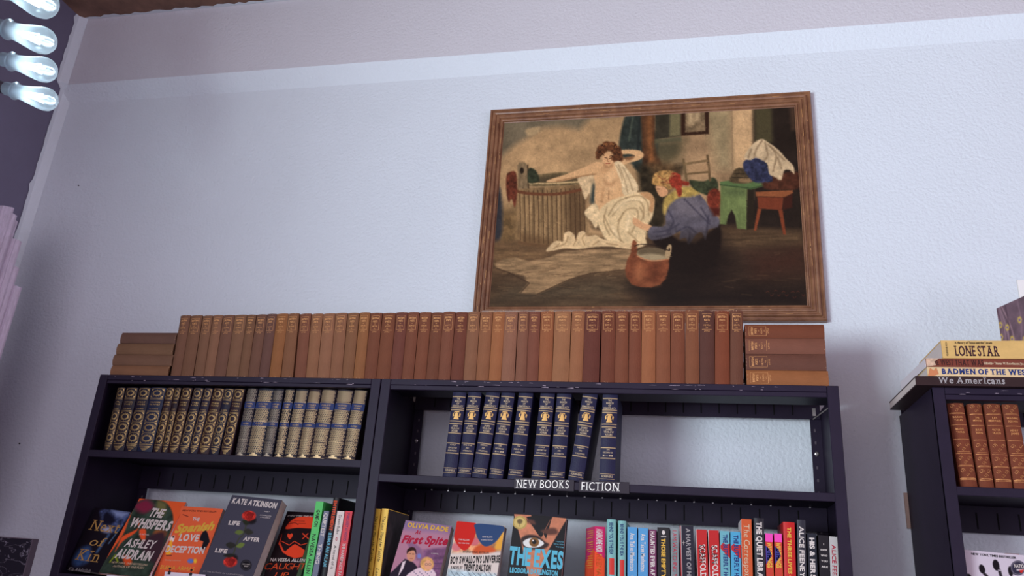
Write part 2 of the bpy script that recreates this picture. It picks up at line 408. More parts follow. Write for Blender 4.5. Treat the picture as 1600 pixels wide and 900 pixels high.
def book(name, loc, ang, w, h, d, mcover, label, group=None, bulge=.0, pages=PAGE, cat='book', lay=None, t=.0022):
    root = empty(name, loc, label, cat, group); root.rotation_euler = (0, ang, 0)
    if lay is not None: root.rotation_euler = lay
    out, inn = cover_profile(w, d, bulge, t)
    prof = out+inn; n = len(prof); no = len(out)
    v = [(x, y, 0) for x, y in prof]+[(x, y, h) for x, y in prof]
    f = [((i+1) % n, i, n+i, n+(i+1) % n) for i in range(n)]
    # caps: left board, right board, spine
    li, ri = n-1, no
    half = no//2
    capL = [0, 1, n-2, n-1]; f.append(tuple(capL)); f.append(tuple(reversed([n+i for i in capL])))
    capR = [no-2, no-1, no, no+1]; f.append(tuple(capR)); f.append(tuple(reversed([n+i for i in capR])))
    capS = list(range(1, no-1))+[no+1, n-2]; f.append(tuple(capS)); f.append(tuple(reversed([n+i for i in capS])))
    c = meshobj('cover', v, f, mcover, root)
    c['p'] = 0; del c['p']
    e = .003 if bulge > 0 else .0003
    MB().box(t+.0001, w-t-.0001, t+.0001, d-.002-(.002 if bulge > 0 else 0), e, h-e).build('page_block', pages, root)
    return root
def spot(bl, tl, br, tr, Yf, zbase):
    """bottom/top edge spots of a spine -> location, lean, thickness, height"""
    b = U(*bl, 1, Yf); t_ = U(*tl, 1, Yf); b2 = U(*br, 1, Yf); t2 = U(*tr, 1, Yf)
    ang = math.atan2(t_.x-b.x+(t2.x-b2.x), t_.z-b.z+(t2.z-b2.z))
    w = min(b2.x-b.x, t2.x-t_.x)*math.cos(ang)
    h = ((t_.z+t2.z)/2-zbase)/math.cos(ang)
    x = b.x+(zbase-b.z)*math.tan(ang)
    z = zbase+max(0, w*math.sin(ang))+.0004
    return (x, Yf, z), ang, w, h
def bendf(w, bulge, eps=.0004):
    def g(p): return Vector((p.x, -bulge*max(0, 1-(2*p.x/w-1)**2)-eps+p.y, p.z))
    return g

# --- the upright row of brown cloth books on the tops
T = [282,298.4,317,333,349,367,386,401,418,433.4,451,469,487,505,524.4,543,562,579,598,619,637.6,655.6,675,693.4,712,731.4,750.4,770.6,789.6,810,827,845,866.4,893.4,915,940.4,962.4,983,1003,1025,1048,1070.8,1092.5,1116.7,1140.6,1162]
Bm = [266,282,302,318,333.6,352.4,372,387,403.6,420,439,460,477.6,495.6,515,534,552,569,588,609,627.6,646.4,665.4,684.4,704,724,743.6,763.4,783,805,822.4,841,862.4,889,910,938,960.4,982,1002,1025,1048,1070.6,1093.4,1117,1141,1162]
BC = [(98,70,56),(100,72,56),(105,77,60),(115,84,66),(98,70,58),(108,80,62),(104,76,58),(98,70,58),(92,66,60),(128,86,54),(115,80,58),(112,72,56),(130,92,68),(132,94,72),(128,90,68),(122,86,62),(136,92,60),(112,68,50),(115,70,50),(108,64,54),(118,72,54),(122,74,54),(114,70,52),(125,78,60),(114,66,52),(140,98,74),(146,98,70),(162,106,70),(148,104,84),(136,92,74),(130,80,64),(155,98,66),(160,112,80),(160,108,76),(108,60,50),(122,70,52),(133,80,58),(130,76,56),(165,106,72),(145,90,64),(132,78,56),(140,88,62),(98,62,54),(136,74,50),(118,76,60)]
YTOPF = .014
def interp(x, xs, ys): return float(np.interp(x, xs, ys))
def cloth(rgb, name, g=1.0):
    return mat(name, rgb, .72, gain=g, var=.22, vscale=18, bump=.25, bscale=260, stretch=(1, 1, .5))
GT = mat('dull_gilt', (196, 148, 100), .55, metal=.2, gain=1.2)
WEAR = mat('frayed_cloth', (196, 165, 140), .9)
def tone(c):
    s = sum(c)
    return 'dark maroon-brown' if s < 218 else 'dark brown' if s < 236 else 'brown' if s < 270 else 'reddish-tan' if s < 300 else 'light tan'
def brown_parts(root, w, h, bulge, k, title=True):
    g = bendf(w, bulge); m = MB()
    a, b = w*.16, w*.84
    if b-a > .006 and title:
        zt, zb = h-.010, h-.053
        def strip(x0, x1, z0, z1):
            xs = np.linspace(x0, x1, 5)
            m.add([g(Vector((x, 0, z))) for z in (z0, z1) for x in xs], [(i, i+1, i+6, i+5) for i in range(4)])
        strip(a, b, zb, zb+.0007); strip(a, b, zt, zt+.0006)
        if k % 3: strip(a, a+.0006, zb, zt); strip(b-.0006, b, zb, zt)
        cx = w/2; W = (b-a)*.78
        put_text(m, 'BRITISH', (cx, 0, zt-.010), (1, 0, 0), (0, 0, 1), .0052, W, .5, bend=g, bold=.022)
        put_text(m, 'POETS', (cx, 0, zt-.019), (1, 0, 0), (0, 0, 1), .0052, W*.7, .5, bend=g, bold=.022)
        strip(cx-W*.12, cx+W*.12, zt-.0245, zt-.0238)
        put_text(m, ['BURNS', 'BYRON', 'MILTON', 'SCOTT', 'KEATS'][k % 5], (cx, 0, zt-.033), (1, 0, 0), (0, 0, 1), .0040, W*.8, .5, bend=g)
        put_text(m, 'VOL', (cx, 0, zt-.040), (1, 0, 0), (0, 0, 1), .0032, W*.3, .5, bend=g)
        put_text(m, 'LITTLE', (cx, 0, zb-.0065), (1, 0, 0), (0, 0, 1), .0034, W*.7, .5, bend=g)
    if title: m.build('title_lettering', GT, root)
    m = MB()
    for q in range(random.randint(5, 11)):
        x = random.uniform(.1, .85)*w; e = random.random(); z = (h-.0006-abs(random.gauss(0, .0012))) if e < .6 else abs(random.gauss(0, .0012))+.0004
        s = random.uniform(.0008, .0024)
        m.add([g(Vector((x, 0, z))), g(Vector((min(x+s, w), 0, z+random.uniform(-.0004, .0004)))), g(Vector((x+s*.6, 0, z-s*.5 if e < .6 else z+s*.5)))], [(0, 1, 2)])
    o = m.build('frayed_edge', WEAR, root); o['kind'] = 'stuff'
for i in range(45):
    yb = interp((Bm[i]+Bm[i+1])/2, [266, 600, 760, 900, 1162], [590.5, 590.8, 592.5, 594.5, 599.5])
    yt = interp((T[i]+T[i+1])/2, [282, 480, 620, 760, 900, 1040, 1162], [494.5, 491, 489.3, 488, 487, 486, 486.5])+random.uniform(-.7, .7)
    loc, ang, ww, hh = spot((Bm[i], yb), (T[i], yt), (Bm[i+1], yb), (T[i+1], yt), YTOPF, ZT)
    ww -= .0006; bulge = min(.0045, ww*.16)
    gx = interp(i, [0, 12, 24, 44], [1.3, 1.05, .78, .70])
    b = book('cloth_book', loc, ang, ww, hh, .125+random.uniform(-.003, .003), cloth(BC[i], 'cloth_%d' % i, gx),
             '%s cloth book, %s from the left in the upright row on the bookcase tops' % (tone(BC[i]), ordn(i)), 'upright brown cloth books on the bookcase tops', bulge)
    brown_parts(b, ww, hh, bulge, i)
def lying(rects, base_z, cols, side, where):
    z = base_z
    for k, (xl, xr, th) in enumerate(rects):      # listed bottom to top
        # spine faces the room; the book lies on its board: local z -> +x or -x, local x -> up
        L = xr-xl; c = cols[k]; bulge = .0045
        if side == 'L': lay = Matrix(((0, 0, 1), (0, 1, 0), (-1, 0, 0))); loc = (xl, .016, z+th)     # head to the right
        else: lay = Matrix(((0, 0, -1), (0, 1, 0), (1, 0, 0))); loc = (xr, .016, z)                  # head to the left
        nm = ['bottom', 'second from bottom', 'third from bottom', 'top'][k]
        b = book('cloth_book', loc, 0, th-.0005, L, .125, cloth(c, 'clothl_%s%d' % (side, k), 1.3 if side == 'L' else .66),
                 'brown cloth book lying flat, %s in the stack at the %s' % (nm, where), 'brown cloth books stacked flat', bulge, lay=lay.to_euler())
        brown_parts(b, th-.0005, L, bulge, k+1, side == 'R')
        z += th
def xat(px, py): return U(px, py, 1, .016)
ys = [590, 573, 555.3, 537.5, 520]
lp = [(171.5, 262), (175, 268), (181, 269.5), (187.5, 274)]
rects = []
for k in range(4):
    a = xat(lp[k][0], ys[k]); b_ = xat(lp[k][1], ys[k]); t_ = xat(lp[k][0], ys[k+1]); rects.append((a.x, b_.x, t_.z-a.z))
s = .138/sum(r[2] for r in rects); H = xat(230, 520).z-ZT
rects = [(a, b, t*(H/sum(r[2] for r in rects))) for a, b, t in rects]
lying(rects, ZT+.0002, [(112, 82, 62), (100, 76, 62), (102, 78, 60), (88, 66, 58)], 'L', 'left end')
ys = [600, 576, 552, 528.5, 508]; lp = [(1166, 1295), (1164.8, 1291.5), (1164.2, 1290), (1163.6, 1288.5)]; rects = []
for k in range(4):
    a = xat(lp[k][0], ys[k]); b_ = xat(lp[k][1], ys[k]); t_ = xat(lp[k][0], ys[k+1]); rects.append((a.x+.001, b_.x, t_.z-a.z))
H = xat(1225, 507).z-ZT; S_ = sum(r[2] for r in rects); rects = [(a, b, t*H/S_) for a, b, t in rects]
lying(rects, ZT+.0002, [(168, 110, 70), (118, 78, 66), (140, 92, 76), (132, 76, 54)], 'R', 'right end')

# --- ornate gilt sets on the left bookcase
NAVY = lambda c, n: mat(n, c, .45, gain=.7, var=.12, vscale=25, bump=.15, bscale=300)
def ring(m, g, cx, cz, r0, r1, sx=1, n=10):
    v = [g(Vector((cx+r*math.cos(2*math.pi*k/n)*sx, 0, cz+r*math.sin(2*math.pi*k/n)))) for r in (r0, r1) for k in range(n)]
    m.add(v, [(k, (k+1) % n, n+(k+1) % n, n+k) for k in range(n)])
def gbar(m, g, x0, x1, z0, z1, n=4):
    xs = np.linspace(x0, x1, n+1); m.add([g(Vector((x, 0, z))) for z in (z0, z1) for x in xs], [(i, i+1, i+n+2, i+n+1) for i in range(n)])
T2 = [183,198,217,237.6,261,274,284,303,320,334.4,353,368,385]; B2_ = [160.5,173.4,193.4,213,238,251.6,261.6,278,294,308,326,343,363]
CA = [(40,32,46),(42,34,50),(34,28,52),(36,44,78),(52,32,40),(48,34,44),(54,32,38),(40,36,58),(44,38,62),(56,32,40),(36,36,60),(48,28,42)]
TT = [('A', 'TALE'), ('OLIVER', 'TWIST'), ('GREAT', 'TALES'), ('TREASURE', 'ISLAND'), ('JANE', 'EYRE'), ('EMMA', ''), ('MOBY', 'DICK'), ('THE', 'ILIAD'), ('DAVID', 'COPPER'), ('PRIDE', 'PREJUDICE'), ('WALDEN', ''), ('GRIMM', 'TALES')]
for i in range(12):
    xm = (B2_[i]+B2_[i+1])/2; yb = interp(xm, [160, 363], [706, 711.5]); yt = interp((T2[i]+T2[i+1])/2, [183, 385], [606, 606.5])
    loc, ang, ww, hh = spot((B2_[i], yb), (T2[i], yt), (B2_[i+1], yb), (T2[i+1], yt), .03, ZT+A1)
    hh = min(hh, .195); ww -= .0006; bu = min(.004, ww*.15)
    b = book('gilt_book', loc, ang, ww, hh, .14, NAVY(CA[i], 'leather_%d' % i), 'dark leather book with gilt medallions, %s from the left on the left bookcase' % ordn(i), 'dark medallion-spined books', bu, t=.0025)
    g = bendf(ww, bu); m = MB(); a, e = ww*.08, ww*.92; cx = ww/2; R = min(.0115, (e-a)/2*1.0); ssx = (e-a)/2/.0122
    secs = [(.165, .190), (.092, .119), (.060, .088), (.028, .056)]
    for z in (.0225, .0245, .0575, .0895, .1205, .1235, .159, .162, .1915): gbar(m, g, a, e, z*hh/.195, z*hh/.195+.0009)
    for (z0, z1) in secs:
        z0 *= hh/.195; z1 *= hh/.195; zc = (z0+z1)/2; r = (z1-z0)/2*.86
        ring(m, g, cx, zc, r*.55, r*.72, ssx, 14); ring(m, g, cx, zc, r*.80, r*.86, ssx, 14)
        for q in range(14):
            t0 = 2*math.pi*(q+.5)/14; p0 = (cx+r*.86*math.cos(t0)*ssx, zc+r*.86*math.sin(t0))
            m.add([g(Vector((p0[0]-.0007, 0, p0[1]))), g(Vector((p0[0]+.0007, 0, p0[1]))), g(Vector((cx+r*1.12*math.cos(t0)*ssx, 0, zc+r*1.12*math.sin(t0))))], [(0, 1, 2)])
        for (sx, sz) in ((0, 0), (0, 1), (1, 0), (1, 1)):
            px_ = a if sx == 0 else e; pz = z0 if sz == 0 else z1; dx = (1 if sx == 0 else -1)*(e-a)*.2; dz = (1 if sz == 0 else -1)*.006
            m.add([g(Vector((px_, 0, pz))), g(Vector((px_+dx, 0, pz))), g(Vector((px_, 0, pz+dz)))], [(0, 1, 2)])
        gbar(m, g, e-.0006, e, z0, z1, 1)
        gbar(m, g, a, a+.0006, z0, z1, 1)
    for q in range(5): gbar(m, g, cx-(e-a)*(.45-.08*q), cx+(e-a)*(.45-.08*q), .018-.0032*q, .0192-.0032*q)
    m.build('gilt_ornament', GOLD, b)['kind'] = 'stuff'
    m = MB()
    for q, s in enumerate(TT[i]):
        if s: put_text(m, s, (cx, 0, (.148-q*.007)*hh/.195), (1, 0, 0), (0, 0, 1), .004, (e-a)*.8, .5, bend=g)
    put_text(m, 'CLASSICS', (cx, 0, .128*hh/.195), (1, 0, 0), (0, 0, 1), .0034, (e-a)*.7, .5, bend=g)
    m.build('title_lettering', GOLD, b)
T3 = [387,404.4,429.6,446,463,484,504,528,555,576]; B3_ = [367,384.4,409,428,443.5,464,484,508,534,555.6]
LB = mat('blue_label', (36, 54, 106), .4, gain=1.0)
LC = [(66,58,76),(58,64,92),(60,60,82),(56,58,80),(60,60,84),(84,66,76),(80,64,78),(74,62,80),(76,64,78)]
LG = [mat('silver_gilt', (172, 164, 150), .45, metal=.4, gain=.8), mat('warm_gilt', (205, 186, 148), .42, metal=.4, gain=.95)]
for i in range(9):
    xm = (B3_[i]+B3_[i+1])/2; yb = interp(xm, [367, 555], [712, 716]); yt = interp((T3[i]+T3[i+1])/2, [387, 576], [606.5, 605])
    loc, ang, ww, hh = spot((B3_[i], yb), (T3[i], yt), (B3_[i+1], yb), (T3[i+1], yt), .03, ZT+A1)
    hh = min(hh, .197); ww -= .0008; bu = min(.005, ww*.18)
    b = book('gilt_book', loc, ang, ww, hh, .14, mat('lattice_cloth_%d' % i, LC[i], .5, gain=.32, var=.1), 'blue-grey book with gilt lattice spine, %s from the left among those beside the medallion set' % ordn(i), 'lattice-spined books on the left bookcase', bu, t=.0025)
    g = bendf(ww, bu); m = MB(); nx = max(3, round(ww/.0068)); sp = ww*.94/nx; row = 0; z = .014
    while z < hh-.004:
        if not (.086 < z < .101 or .136 < z < .160 or .0475 < z < .0495):
            for k in range(nx):
                x = ww*.03+sp*(k+.5)+(sp/2 if row % 2 else 0)
                if x < ww*.97: ring(m, g, x, z, sp*.30, sp*.44, 1, 8)
        z += sp*.80; row += 1
    for z in (.048, .086, .1005, .137, .1585, .003): gbar(m, g, ww*.03, ww*.97, z, z+.0009)
    gbar(m, g, ww*.25, ww*.75, .004, .008); gbar(m, g, ww*.4, ww*.6, .008, .012)
    m.build('gilt_lattice', LG[1 if i > 3 else i % 2], b)['kind'] = 'stuff'
    m = MB(); gb = bendf(ww, bu, .0002); gbar(m, gb, 0, ww, .088, .0995, 6); gbar(m, gb, 0, ww, .139, .1575, 6); m.build('title_band', LB, b)['kind'] = 'stuff'
    m = MB(); put_text(m, ['EMMA', 'UNCLE TOM', 'LORD JIM', 'SHORT', 'POEMS', 'TALES', 'FAUST', 'THE ODYSSEY', 'THE LIGHT'][i], (ww/2, 0, .149), (1, 0, 0), (0, 0, 1), .0042, ww*.62, .5, bend=g)
    put_text(m, 'STORIES', (ww/2, 0, .142), (1, 0, 0), (0, 0, 1), .0042, ww*.5, .5, bend=g); put_text(m, 'AUSTEN', (ww/2, 0, .0915), (1, 0, 0), (0, 0, 1), .0042, ww*.5, .5, bend=g)
    m.build('title_lettering', GOLD, b)

# --- navy history set on the middle bookcase
Z5 = lambda x, y: (640+x/4.706, 590+y/4.706)
MS = [(243,345,318,420,112,718),(350,452,430,532,112,724),(457,565,563,668,112,728),(583,693,680,780,114,733),(722,832,803,912,114,737),(895,1010,965,1072,116,742),(1028,1140,1083,1195,118,746),(1165,1300,1285,1397,120,752),(1393,1513,1422,1535,122,760)]
NV = mat('navy_cloth', (34, 34, 70), .5, gain=.85, var=.12, vscale=30, bump=.2, bscale=300)
MVOL = ['A HALF|CENTURY OF|EXPANSION','CIVIL WAR|AND|AFTERMATH','AMERICA|AND|WORLD POWER','THE|RECORD OF|1933-1941','THE|RISE OF THE|UNION','A HALF|CENTURY OF|EXPANSION','CIVIL WAR|AND|AFTERMATH','AMERICA|AND|WORLD POWER','THE|RECORD OF|1933-1941']
CREAM = mat('cream_ink', (205, 190, 165), .6, gain=.75)
BELL = mat('bell_gold', (220, 180, 112), .42, metal=.3, gain=.85)
for i, (bl, br, tl, tr, yt, yb) in enumerate(MS):
    loc, ang, ww, hh = spot(Z5(bl, yb), Z5(tl, yt), Z5(br, yb), Z5(tr, yt), .02, ZT+A2)
    ww -= .0005; bu = .004
    how = ['leftmost', 'second', 'third', 'fourth', 'fifth', 'sixth', 'seventh', 'leaning eighth', 'rightmost'][i]
    b = book('history_volume', loc, ang, ww, hh, .15, NV, 'navy book with gold bell on its spine, %s of nine on the middle bookcase' % how, 'navy bell-emblem volumes', bu, t=.003)
    g = bendf(ww, bu); m = MB(); cx = ww/2; k = hh/.226; a, e = .0008, ww-.0008; bt = .0026
    for z in (.212, .182, .176, .146, .139, .114, .087, .061, .023, .011): gbar(m, g, a, e, z*k, z*k+(bt if z > .05 else .0012), 6)
    m.build('gilt_band', mat('pale_gilt', (176, 156, 124), .5, metal=.3, gain=.8), b)['kind'] = 'stuff'
    m = MB(); zc = .152*k
    prof = [(0, .0), (.0075, .0), (.0068, .003), (.0048, .008), (.0042, .014), (.003, .018), (0, .019)]
    pts = [(cx+x, zc+z) for x, z in prof]+[(cx-x, zc+z) for x, z in reversed(prof[1:-1])]
    m.add([g(Vector((x, 0, z)))-Vector((0, .0003, 0)) for x, z in pts], [tuple(range(len(pts)))])
    gbar(m, g, cx-.007, cx+.007, zc+.0195, zc+.022, 4)
    for s in (-1, 1):
        ring(m, g, cx+s*.0065, zc+.013, .004, .0052, 1, 8)
        m.add([g(Vector((cx+s*.0075, 0, zc+.010))), g(Vector((cx+s*.0105, 0, zc+.006))), g(Vector((cx+s*.0105, 0, zc+.016))), g(Vector((cx+s*.0075, 0, zc+.015)))], [(0, 1, 2, 3)])
    m.build('bell_emblem', BELL, b)
    m = MB(); W = ww*.8
    for q, s in enumerate(['THE', 'MARCH', 'OF', 'DEMOCRACY']): put_text(m, s, (cx, 0, (.2055-q*.0066)*k), (1, 0, 0), (0, 0, 1), .0047*k, W*[.3, .58, .24, 1][q], .5, bold=.022, bend=g)
    for q, s in enumerate(['JAMES', 'TRUSLOW', 'ADAMS']): put_text(m, s, (cx, 0, (.132-q*.0068)*k), (1, 0, 0), (0, 0, 1), .0048*k, W*[.52, .8, .58][q], .5, bold=.022, bend=g)
    for q, s in enumerate(MVOL[i].split('|')): put_text(m, s, (cx, 0, (.082-q*.0075)*k), (1, 0, 0), (0, 0, 1), .0036*k, W*min(.8, .09*len(s)), .5, bold=.022, bend=g)
    put_text(m, 'SCRIBNERS', (cx, 0, .0155*k), (1, 0, 0), (0, 0, 1), .0048*k, W*.9, .5, bold=.022, bend=g)
    m.build('title_lettering', CREAM, b)

# --- shelf signs
WINK = mat('white_ink', (235, 235, 238), .5, gain=1.1)
SG = mat('sign_black', (36, 30, 44), .3)
for (s, xa, ya, xb, yb, hpx, lab) in (('NEW BOOKS', 805.7, 762, 888.5, 763.2, 12.4, 'black shelf label with white serif words NEW BOOKS'), ('FICTION', 907, 765.8, 968, 767.5, 12.8, 'black shelf label with white serif word FICTION')):
    p = U(xa, ya, 1, -.003); q = U(xb, yb, 1, -.003); t = U(xa+1, ya-hpx, 1, -.003); hh = t.z-p.z; wd = q.x-p.x
    zc = (p.z+q.z)/2; dz = (q.z-p.z)
    root = empty('shelf_sign', ((p.x+q.x)/2, -.001, zc), lab, 'sign', 'shelf label strips')
    x0 = -wd/2-.005; x1 = wd/2+.004+(.02 if s == 'FICTION' else .009)
    MB().bbox(x0, x1, -.0012, .0, -.0045, hh+.0035, .0003).build('label_strip', SG, root)
    m = MB(); ex = Vector((wd, 0, dz)).normalized(); put_text(m, s, (-wd/2, -.0015, -dz/2), ex, (0, 0, 1), hh, wd, 0, bold=.0, serif=True, gap=.13); m.build('sign_lettering', WINK, root)

# ------------------------------------------------------------------ face-out paperbacks
def face_book(name, label, TL, TR, LB_, RB_, Ytop, zbase, thick, mside, nx, bg, group, zt=None, zoff=(0, 0), zs=1.0, tiltmax=None, minv=None, hardc=False, gain=1.0):
    """cover corner spots TL, TR and a spot further down the left/right edge; leans back so that the sides line up"""
    best = None
    for th in np.linspace(0, .42, 85):
        n = Vector((0, -math.cos(th), math.sin(th))); p0 = U(*TL, 1, Ytop)
        a = p0; b = Upl(*TR, p0, n); c = Upl(*LB_, p0, n)
        ex = (b-a).normalized(); up = (a-c).normalized(); e = abs(ex.dot(up))
        if best is None or e < best[0]: best = (e, th, a, b, c)
    e, th, a, b, c = best
    n = Vector((0, -math.cos(th), math.sin(th)))
    ex = (b-a).normalized(); up = -ex.cross(n).normalized()
    if up.z < 0: up = -up
    nn = ex.cross(up)    # points to the room (-y)
    if nn.y > 0: nn = -nn
    W = (b-a).length; Hh = (a.z-zbase)/up.z
    bl = a-up*Hh
    R = Matrix((ex, -nn, up)).transposed().to_4x4()
    # lift so the lowest corner meets the shelf
    low = min(bl.z, (bl+ex*W).z, (bl-nn*thick).z, (bl+ex*W-nn*thick).z)
    cut = max(0, (zbase-low)/up.z); Hh -= cut; bl = a-up*Hh
    root = empty(name, bl, label, 'book', group); root.rotation_euler = R.to_euler()
    # shell: front, back, spine on the left; pages inside
    MB().box(0, W, 0, .0006, 0, Hh).box(0, W, thick-.0006, thick, 0, Hh).box(0, .0006, .0006, thick-.0006, 0, Hh).build('cover', mside, root)
    MB().box(.0007, W-(.003 if hardc else .0004), .0007, thick-.0007, .003 if hardc else .0003, Hh-(.003 if hardc else .0003)).build('page_block', PAGEW, root)
    Ri = R.inverted()
    def loc2(px, py):
        p = Upl(px, py, a, nn); q = Ri @ (p-bl); return (q.x, Hh-q.z)
    def tf(x, y): return loc2(zoff[0]+x/zs, zoff[1]+y/zs)
    art = Art(W, Hh, nx, bg, tf)
    def fin(texts=(), mt=None):
        # small overlap is cut away: only the area inside the cover exists in the raster
        art.build('cover_print', (0, -.0004, Hh), (1, 0, 0), (0, 0, 1), mt or pmat('cover_print_%s' % str(gain), .35, gain), root)
        for (s, x0, y0, x1, y1, hpx, mt_, kw) in texts:
            u0, v0 = tf(x0, y0); u1, v1 = tf(x1, y1)
            # cap height measured down the left end
            u2, v2 = tf(x0+hpx*.1, y0-hpx); h = math.hypot(u2-u0, v2-v0)
            exl = Vector((u1-u0, 0, v0-v1)); wd = exl.length; exl.normalize(); ezl = Vector((-exl.z, 0, exl.x))
            m = MB(); put_text(m, s, (u0, -.0008, Hh-v0), exl, ezl, h, wd, 0, **kw); m.build('cover_lettering', mt_, root)
    return root, art, fin, (W, Hh, th)
INK = {k: mat('ink_'+k, c, .5, gain=.85) for k, c in dict(white=(232, 230, 232), yellow=(240, 196, 78), gold=(196, 160, 96), black=(28, 26, 30), red=(200, 40, 44), orange=(226, 84, 44), blue=(96, 200, 236), navy=(36, 60, 130), cyan=(110, 190, 220), crimson=(190, 30, 70), cream=(225, 208, 180), pink=(224, 70, 130), grey=(170, 170, 178)).items()}
GF = 'paperbacks shown face-out'
GL_ = 1.25; GLr = 1.35
BLKC = mat('black_cover', (36, 32, 38), .4); 
# Next of Kin  (zoom frame 0,740 x5)
r_, A, fin, d_ = face_book('face_out_book', 'dark face-out book with a blue shadowed face and gold title, at the far left', (150, 793), (204, 800), (98, 900), (150, 900), .098, ZT+B1, .022, BLKC, 110, (24, 20, 30), GF, zoff=(0, 740), zs=5, gain=GL_)
A.poly([(800,280),(1020,305),(960,400),(900,460),(830,470),(780,430),(790,350)], (70, 90, 140), 5, True, (.8, 9, 3), .75); A.poly([(870,285),(1015,305),(950,350),(900,330)], (120, 140, 185), 5)
A.poly([(830,300),(880,330),(900,370),(850,400),(800,380)], (22, 22, 40), 4, True); A.ell(840, 440, 40, 22, (150, 160, 190), 4); A.line([(850,545),(960,400)], 3, (90, 130, 170), 2); A.line([(760,610),(850,480)], 8, (60, 90, 130), 3)
A.poly([(620,590),(700,570),(700,680),(600,720),(570,680)], (50, 80, 130), 7, True, (.4, 10, 2))
fin([('Next', 690, 438, 915, 468, 75, INK['gold'], dict(serif=True, shear=.1)), ('of', 690, 560, 800, 570, 62, INK['gold'], dict(serif=True, shear=.15)), ('Kin', 585, 672, 765, 695, 82, INK['gold'], dict(serif=True, shear=.1)), ('Kia Abdullah', 530, 755, 705, 775, 24, INK['grey'], dict(serif=True, shear=.2))])
# The Whispers
r_, A, fin, d_ = face_book('face_out_book', 'orange and dark green face-out paperback with a large head silhouette and white title', (218, 779), (291, 785), (150, 900), (240, 900), .098, ZT+B1, .010, mat('orange_cover', (214, 84, 44), .45), 130, (216, 92, 50), GF, zoff=(0, 740), zs=5, gain=GL_)
A.poly([(1060,235),(1160,200),(1290,225),(1345,300),(1350,400),(1310,520),(1290,640),(1230,800),(750,800),(850,640),(960,480),(1010,360)], (46, 62, 54), 2, True, (.5, 16, 5))
A.poly([(1060,240),(1150,205),(1200,260),(1130,310),(1060,280)], (120, 40, 66), 6, True); A.poly([(1230,215),(1300,240),(1280,330),(1230,300)], (104, 104, 66), 5, True); A.ell(1250, 470, 50, 30, (190, 110, 50), 5); A.poly([(1180,480),(1290,460),(1260,620),(1200,700),(1100,560)], (58, 40, 50), 6, True)
A.poly([(930,540),(960,490),(1040,450),(1080,420),(1070,350),(1090,400),(1060,460),(960,530),(900,610)], (222, 88, 48), 2, True); A.poly([(1090,440),(1140,440),(1130,530),(1095,500)], (222, 88, 48), 2, True); A.poly([(960,650),(1010,640),(1030,700),(980,720)], (200, 80, 40), 3, True); A.line([(860,690),(900,640),(920,690)], 4, (130, 150, 40), 1.5)
fin([('THE', 1157, 332, 1265, 345, 58, INK['white'], dict(bold=.045, shear=.12)), ('WHISPERS', 1003, 412, 1320, 445, 62, INK['white'], dict(bold=.045, shear=.12)), ('A NOVEL', 1085, 480, 1165, 485, 12, INK['white'], {}), ('ASHLEY', 968, 570, 1195, 590, 58, INK['white'], dict(bold=.022, shear=.15)), ('AUDRAIN', 895, 655, 1170, 680, 62, INK['white'], dict(bold=.045, shear=.12)), ('NEW YORK TIMES BESTSELLING', 870, 700, 1150, 722, 13, INK['cream'], dict(shear=.1)), ('AUTHOR OF THE PUSH', 880, 730, 1120, 745, 14, INK['cream'], dict(shear=.1))])
# Spanish
r_, A, fin, d_ = face_book('face_out_book', 'orange face-out paperback with yellow script and a small suited figure', (284, 791), (349, 795), (241, 900), (308, 900), .088, ZT+B1, .028, mat('orange_cover_b', (196, 96, 60), .45), 120, (212, 98, 62), GF, zoff=(80, 740), zs=5, gain=GL_)
def Sx(x): return x-400
A.poly([(Sx(1590),450),(Sx(1610),440),(Sx(1625),470),(Sx(1640),530),(Sx(1600),600),(Sx(1575),580),(Sx(1590),530),(Sx(1560),520),(Sx(1570),480)], (24, 24, 32), 1); A.ell(Sx(1621), 437, 9, 11, (90, 50, 35), 1)
A.poly([(Sx(1325),500),(Sx(1365),485),(Sx(1355),530),(Sx(1330),530)], (220, 220, 225), 1.5, True); A.poly([(Sx(1330),530),(Sx(1345),530),(Sx(1340),620),(Sx(1295),625)], (226, 170, 50), 1.5, True); A.ell(Sx(1355), 495, 8, 8, (60, 36, 30), 1)
A.ell(Sx(1490), 683, 25, 18, (90, 120, 200), 2); A.ell(Sx(1525), 683, 12, 18, (230, 190, 50), 2); A.line([(Sx(1430),320),(Sx(1470),335)], 1.5, (90, 30, 30)); A.line([(Sx(1300),640),(Sx(1340),640)], 2, (70, 40, 40))
fin([('NEW YORK TIMES BESTSELLER', Sx(1425), 295, Sx(1690), 305, 12, INK['black'], dict(shear=.1)), ('THE', Sx(1500), 368, Sx(1555), 372, 25, INK['white'], dict(bold=.022)), ('Spanish', Sx(1360), 462, Sx(1660), 440, 60, INK['yellow'], dict(shear=.35, gap=.02, bold=.045)), ('LOVE', Sx(1395), 523, Sx(1545), 530, 48, INK['white'], dict(bold=.045)), ('DECEPTION', Sx(1288), 612, Sx(1590), 625, 46, INK['white'], dict(bold=.045)), ('Pretending to date his rival', Sx(1290), 680, Sx(1410), 685, 10, INK['cream'], {}), ('ELENA ARMAS', Sx(1250), 745, Sx(1515), 762, 28, INK['yellow'], dict(bold=.0))])
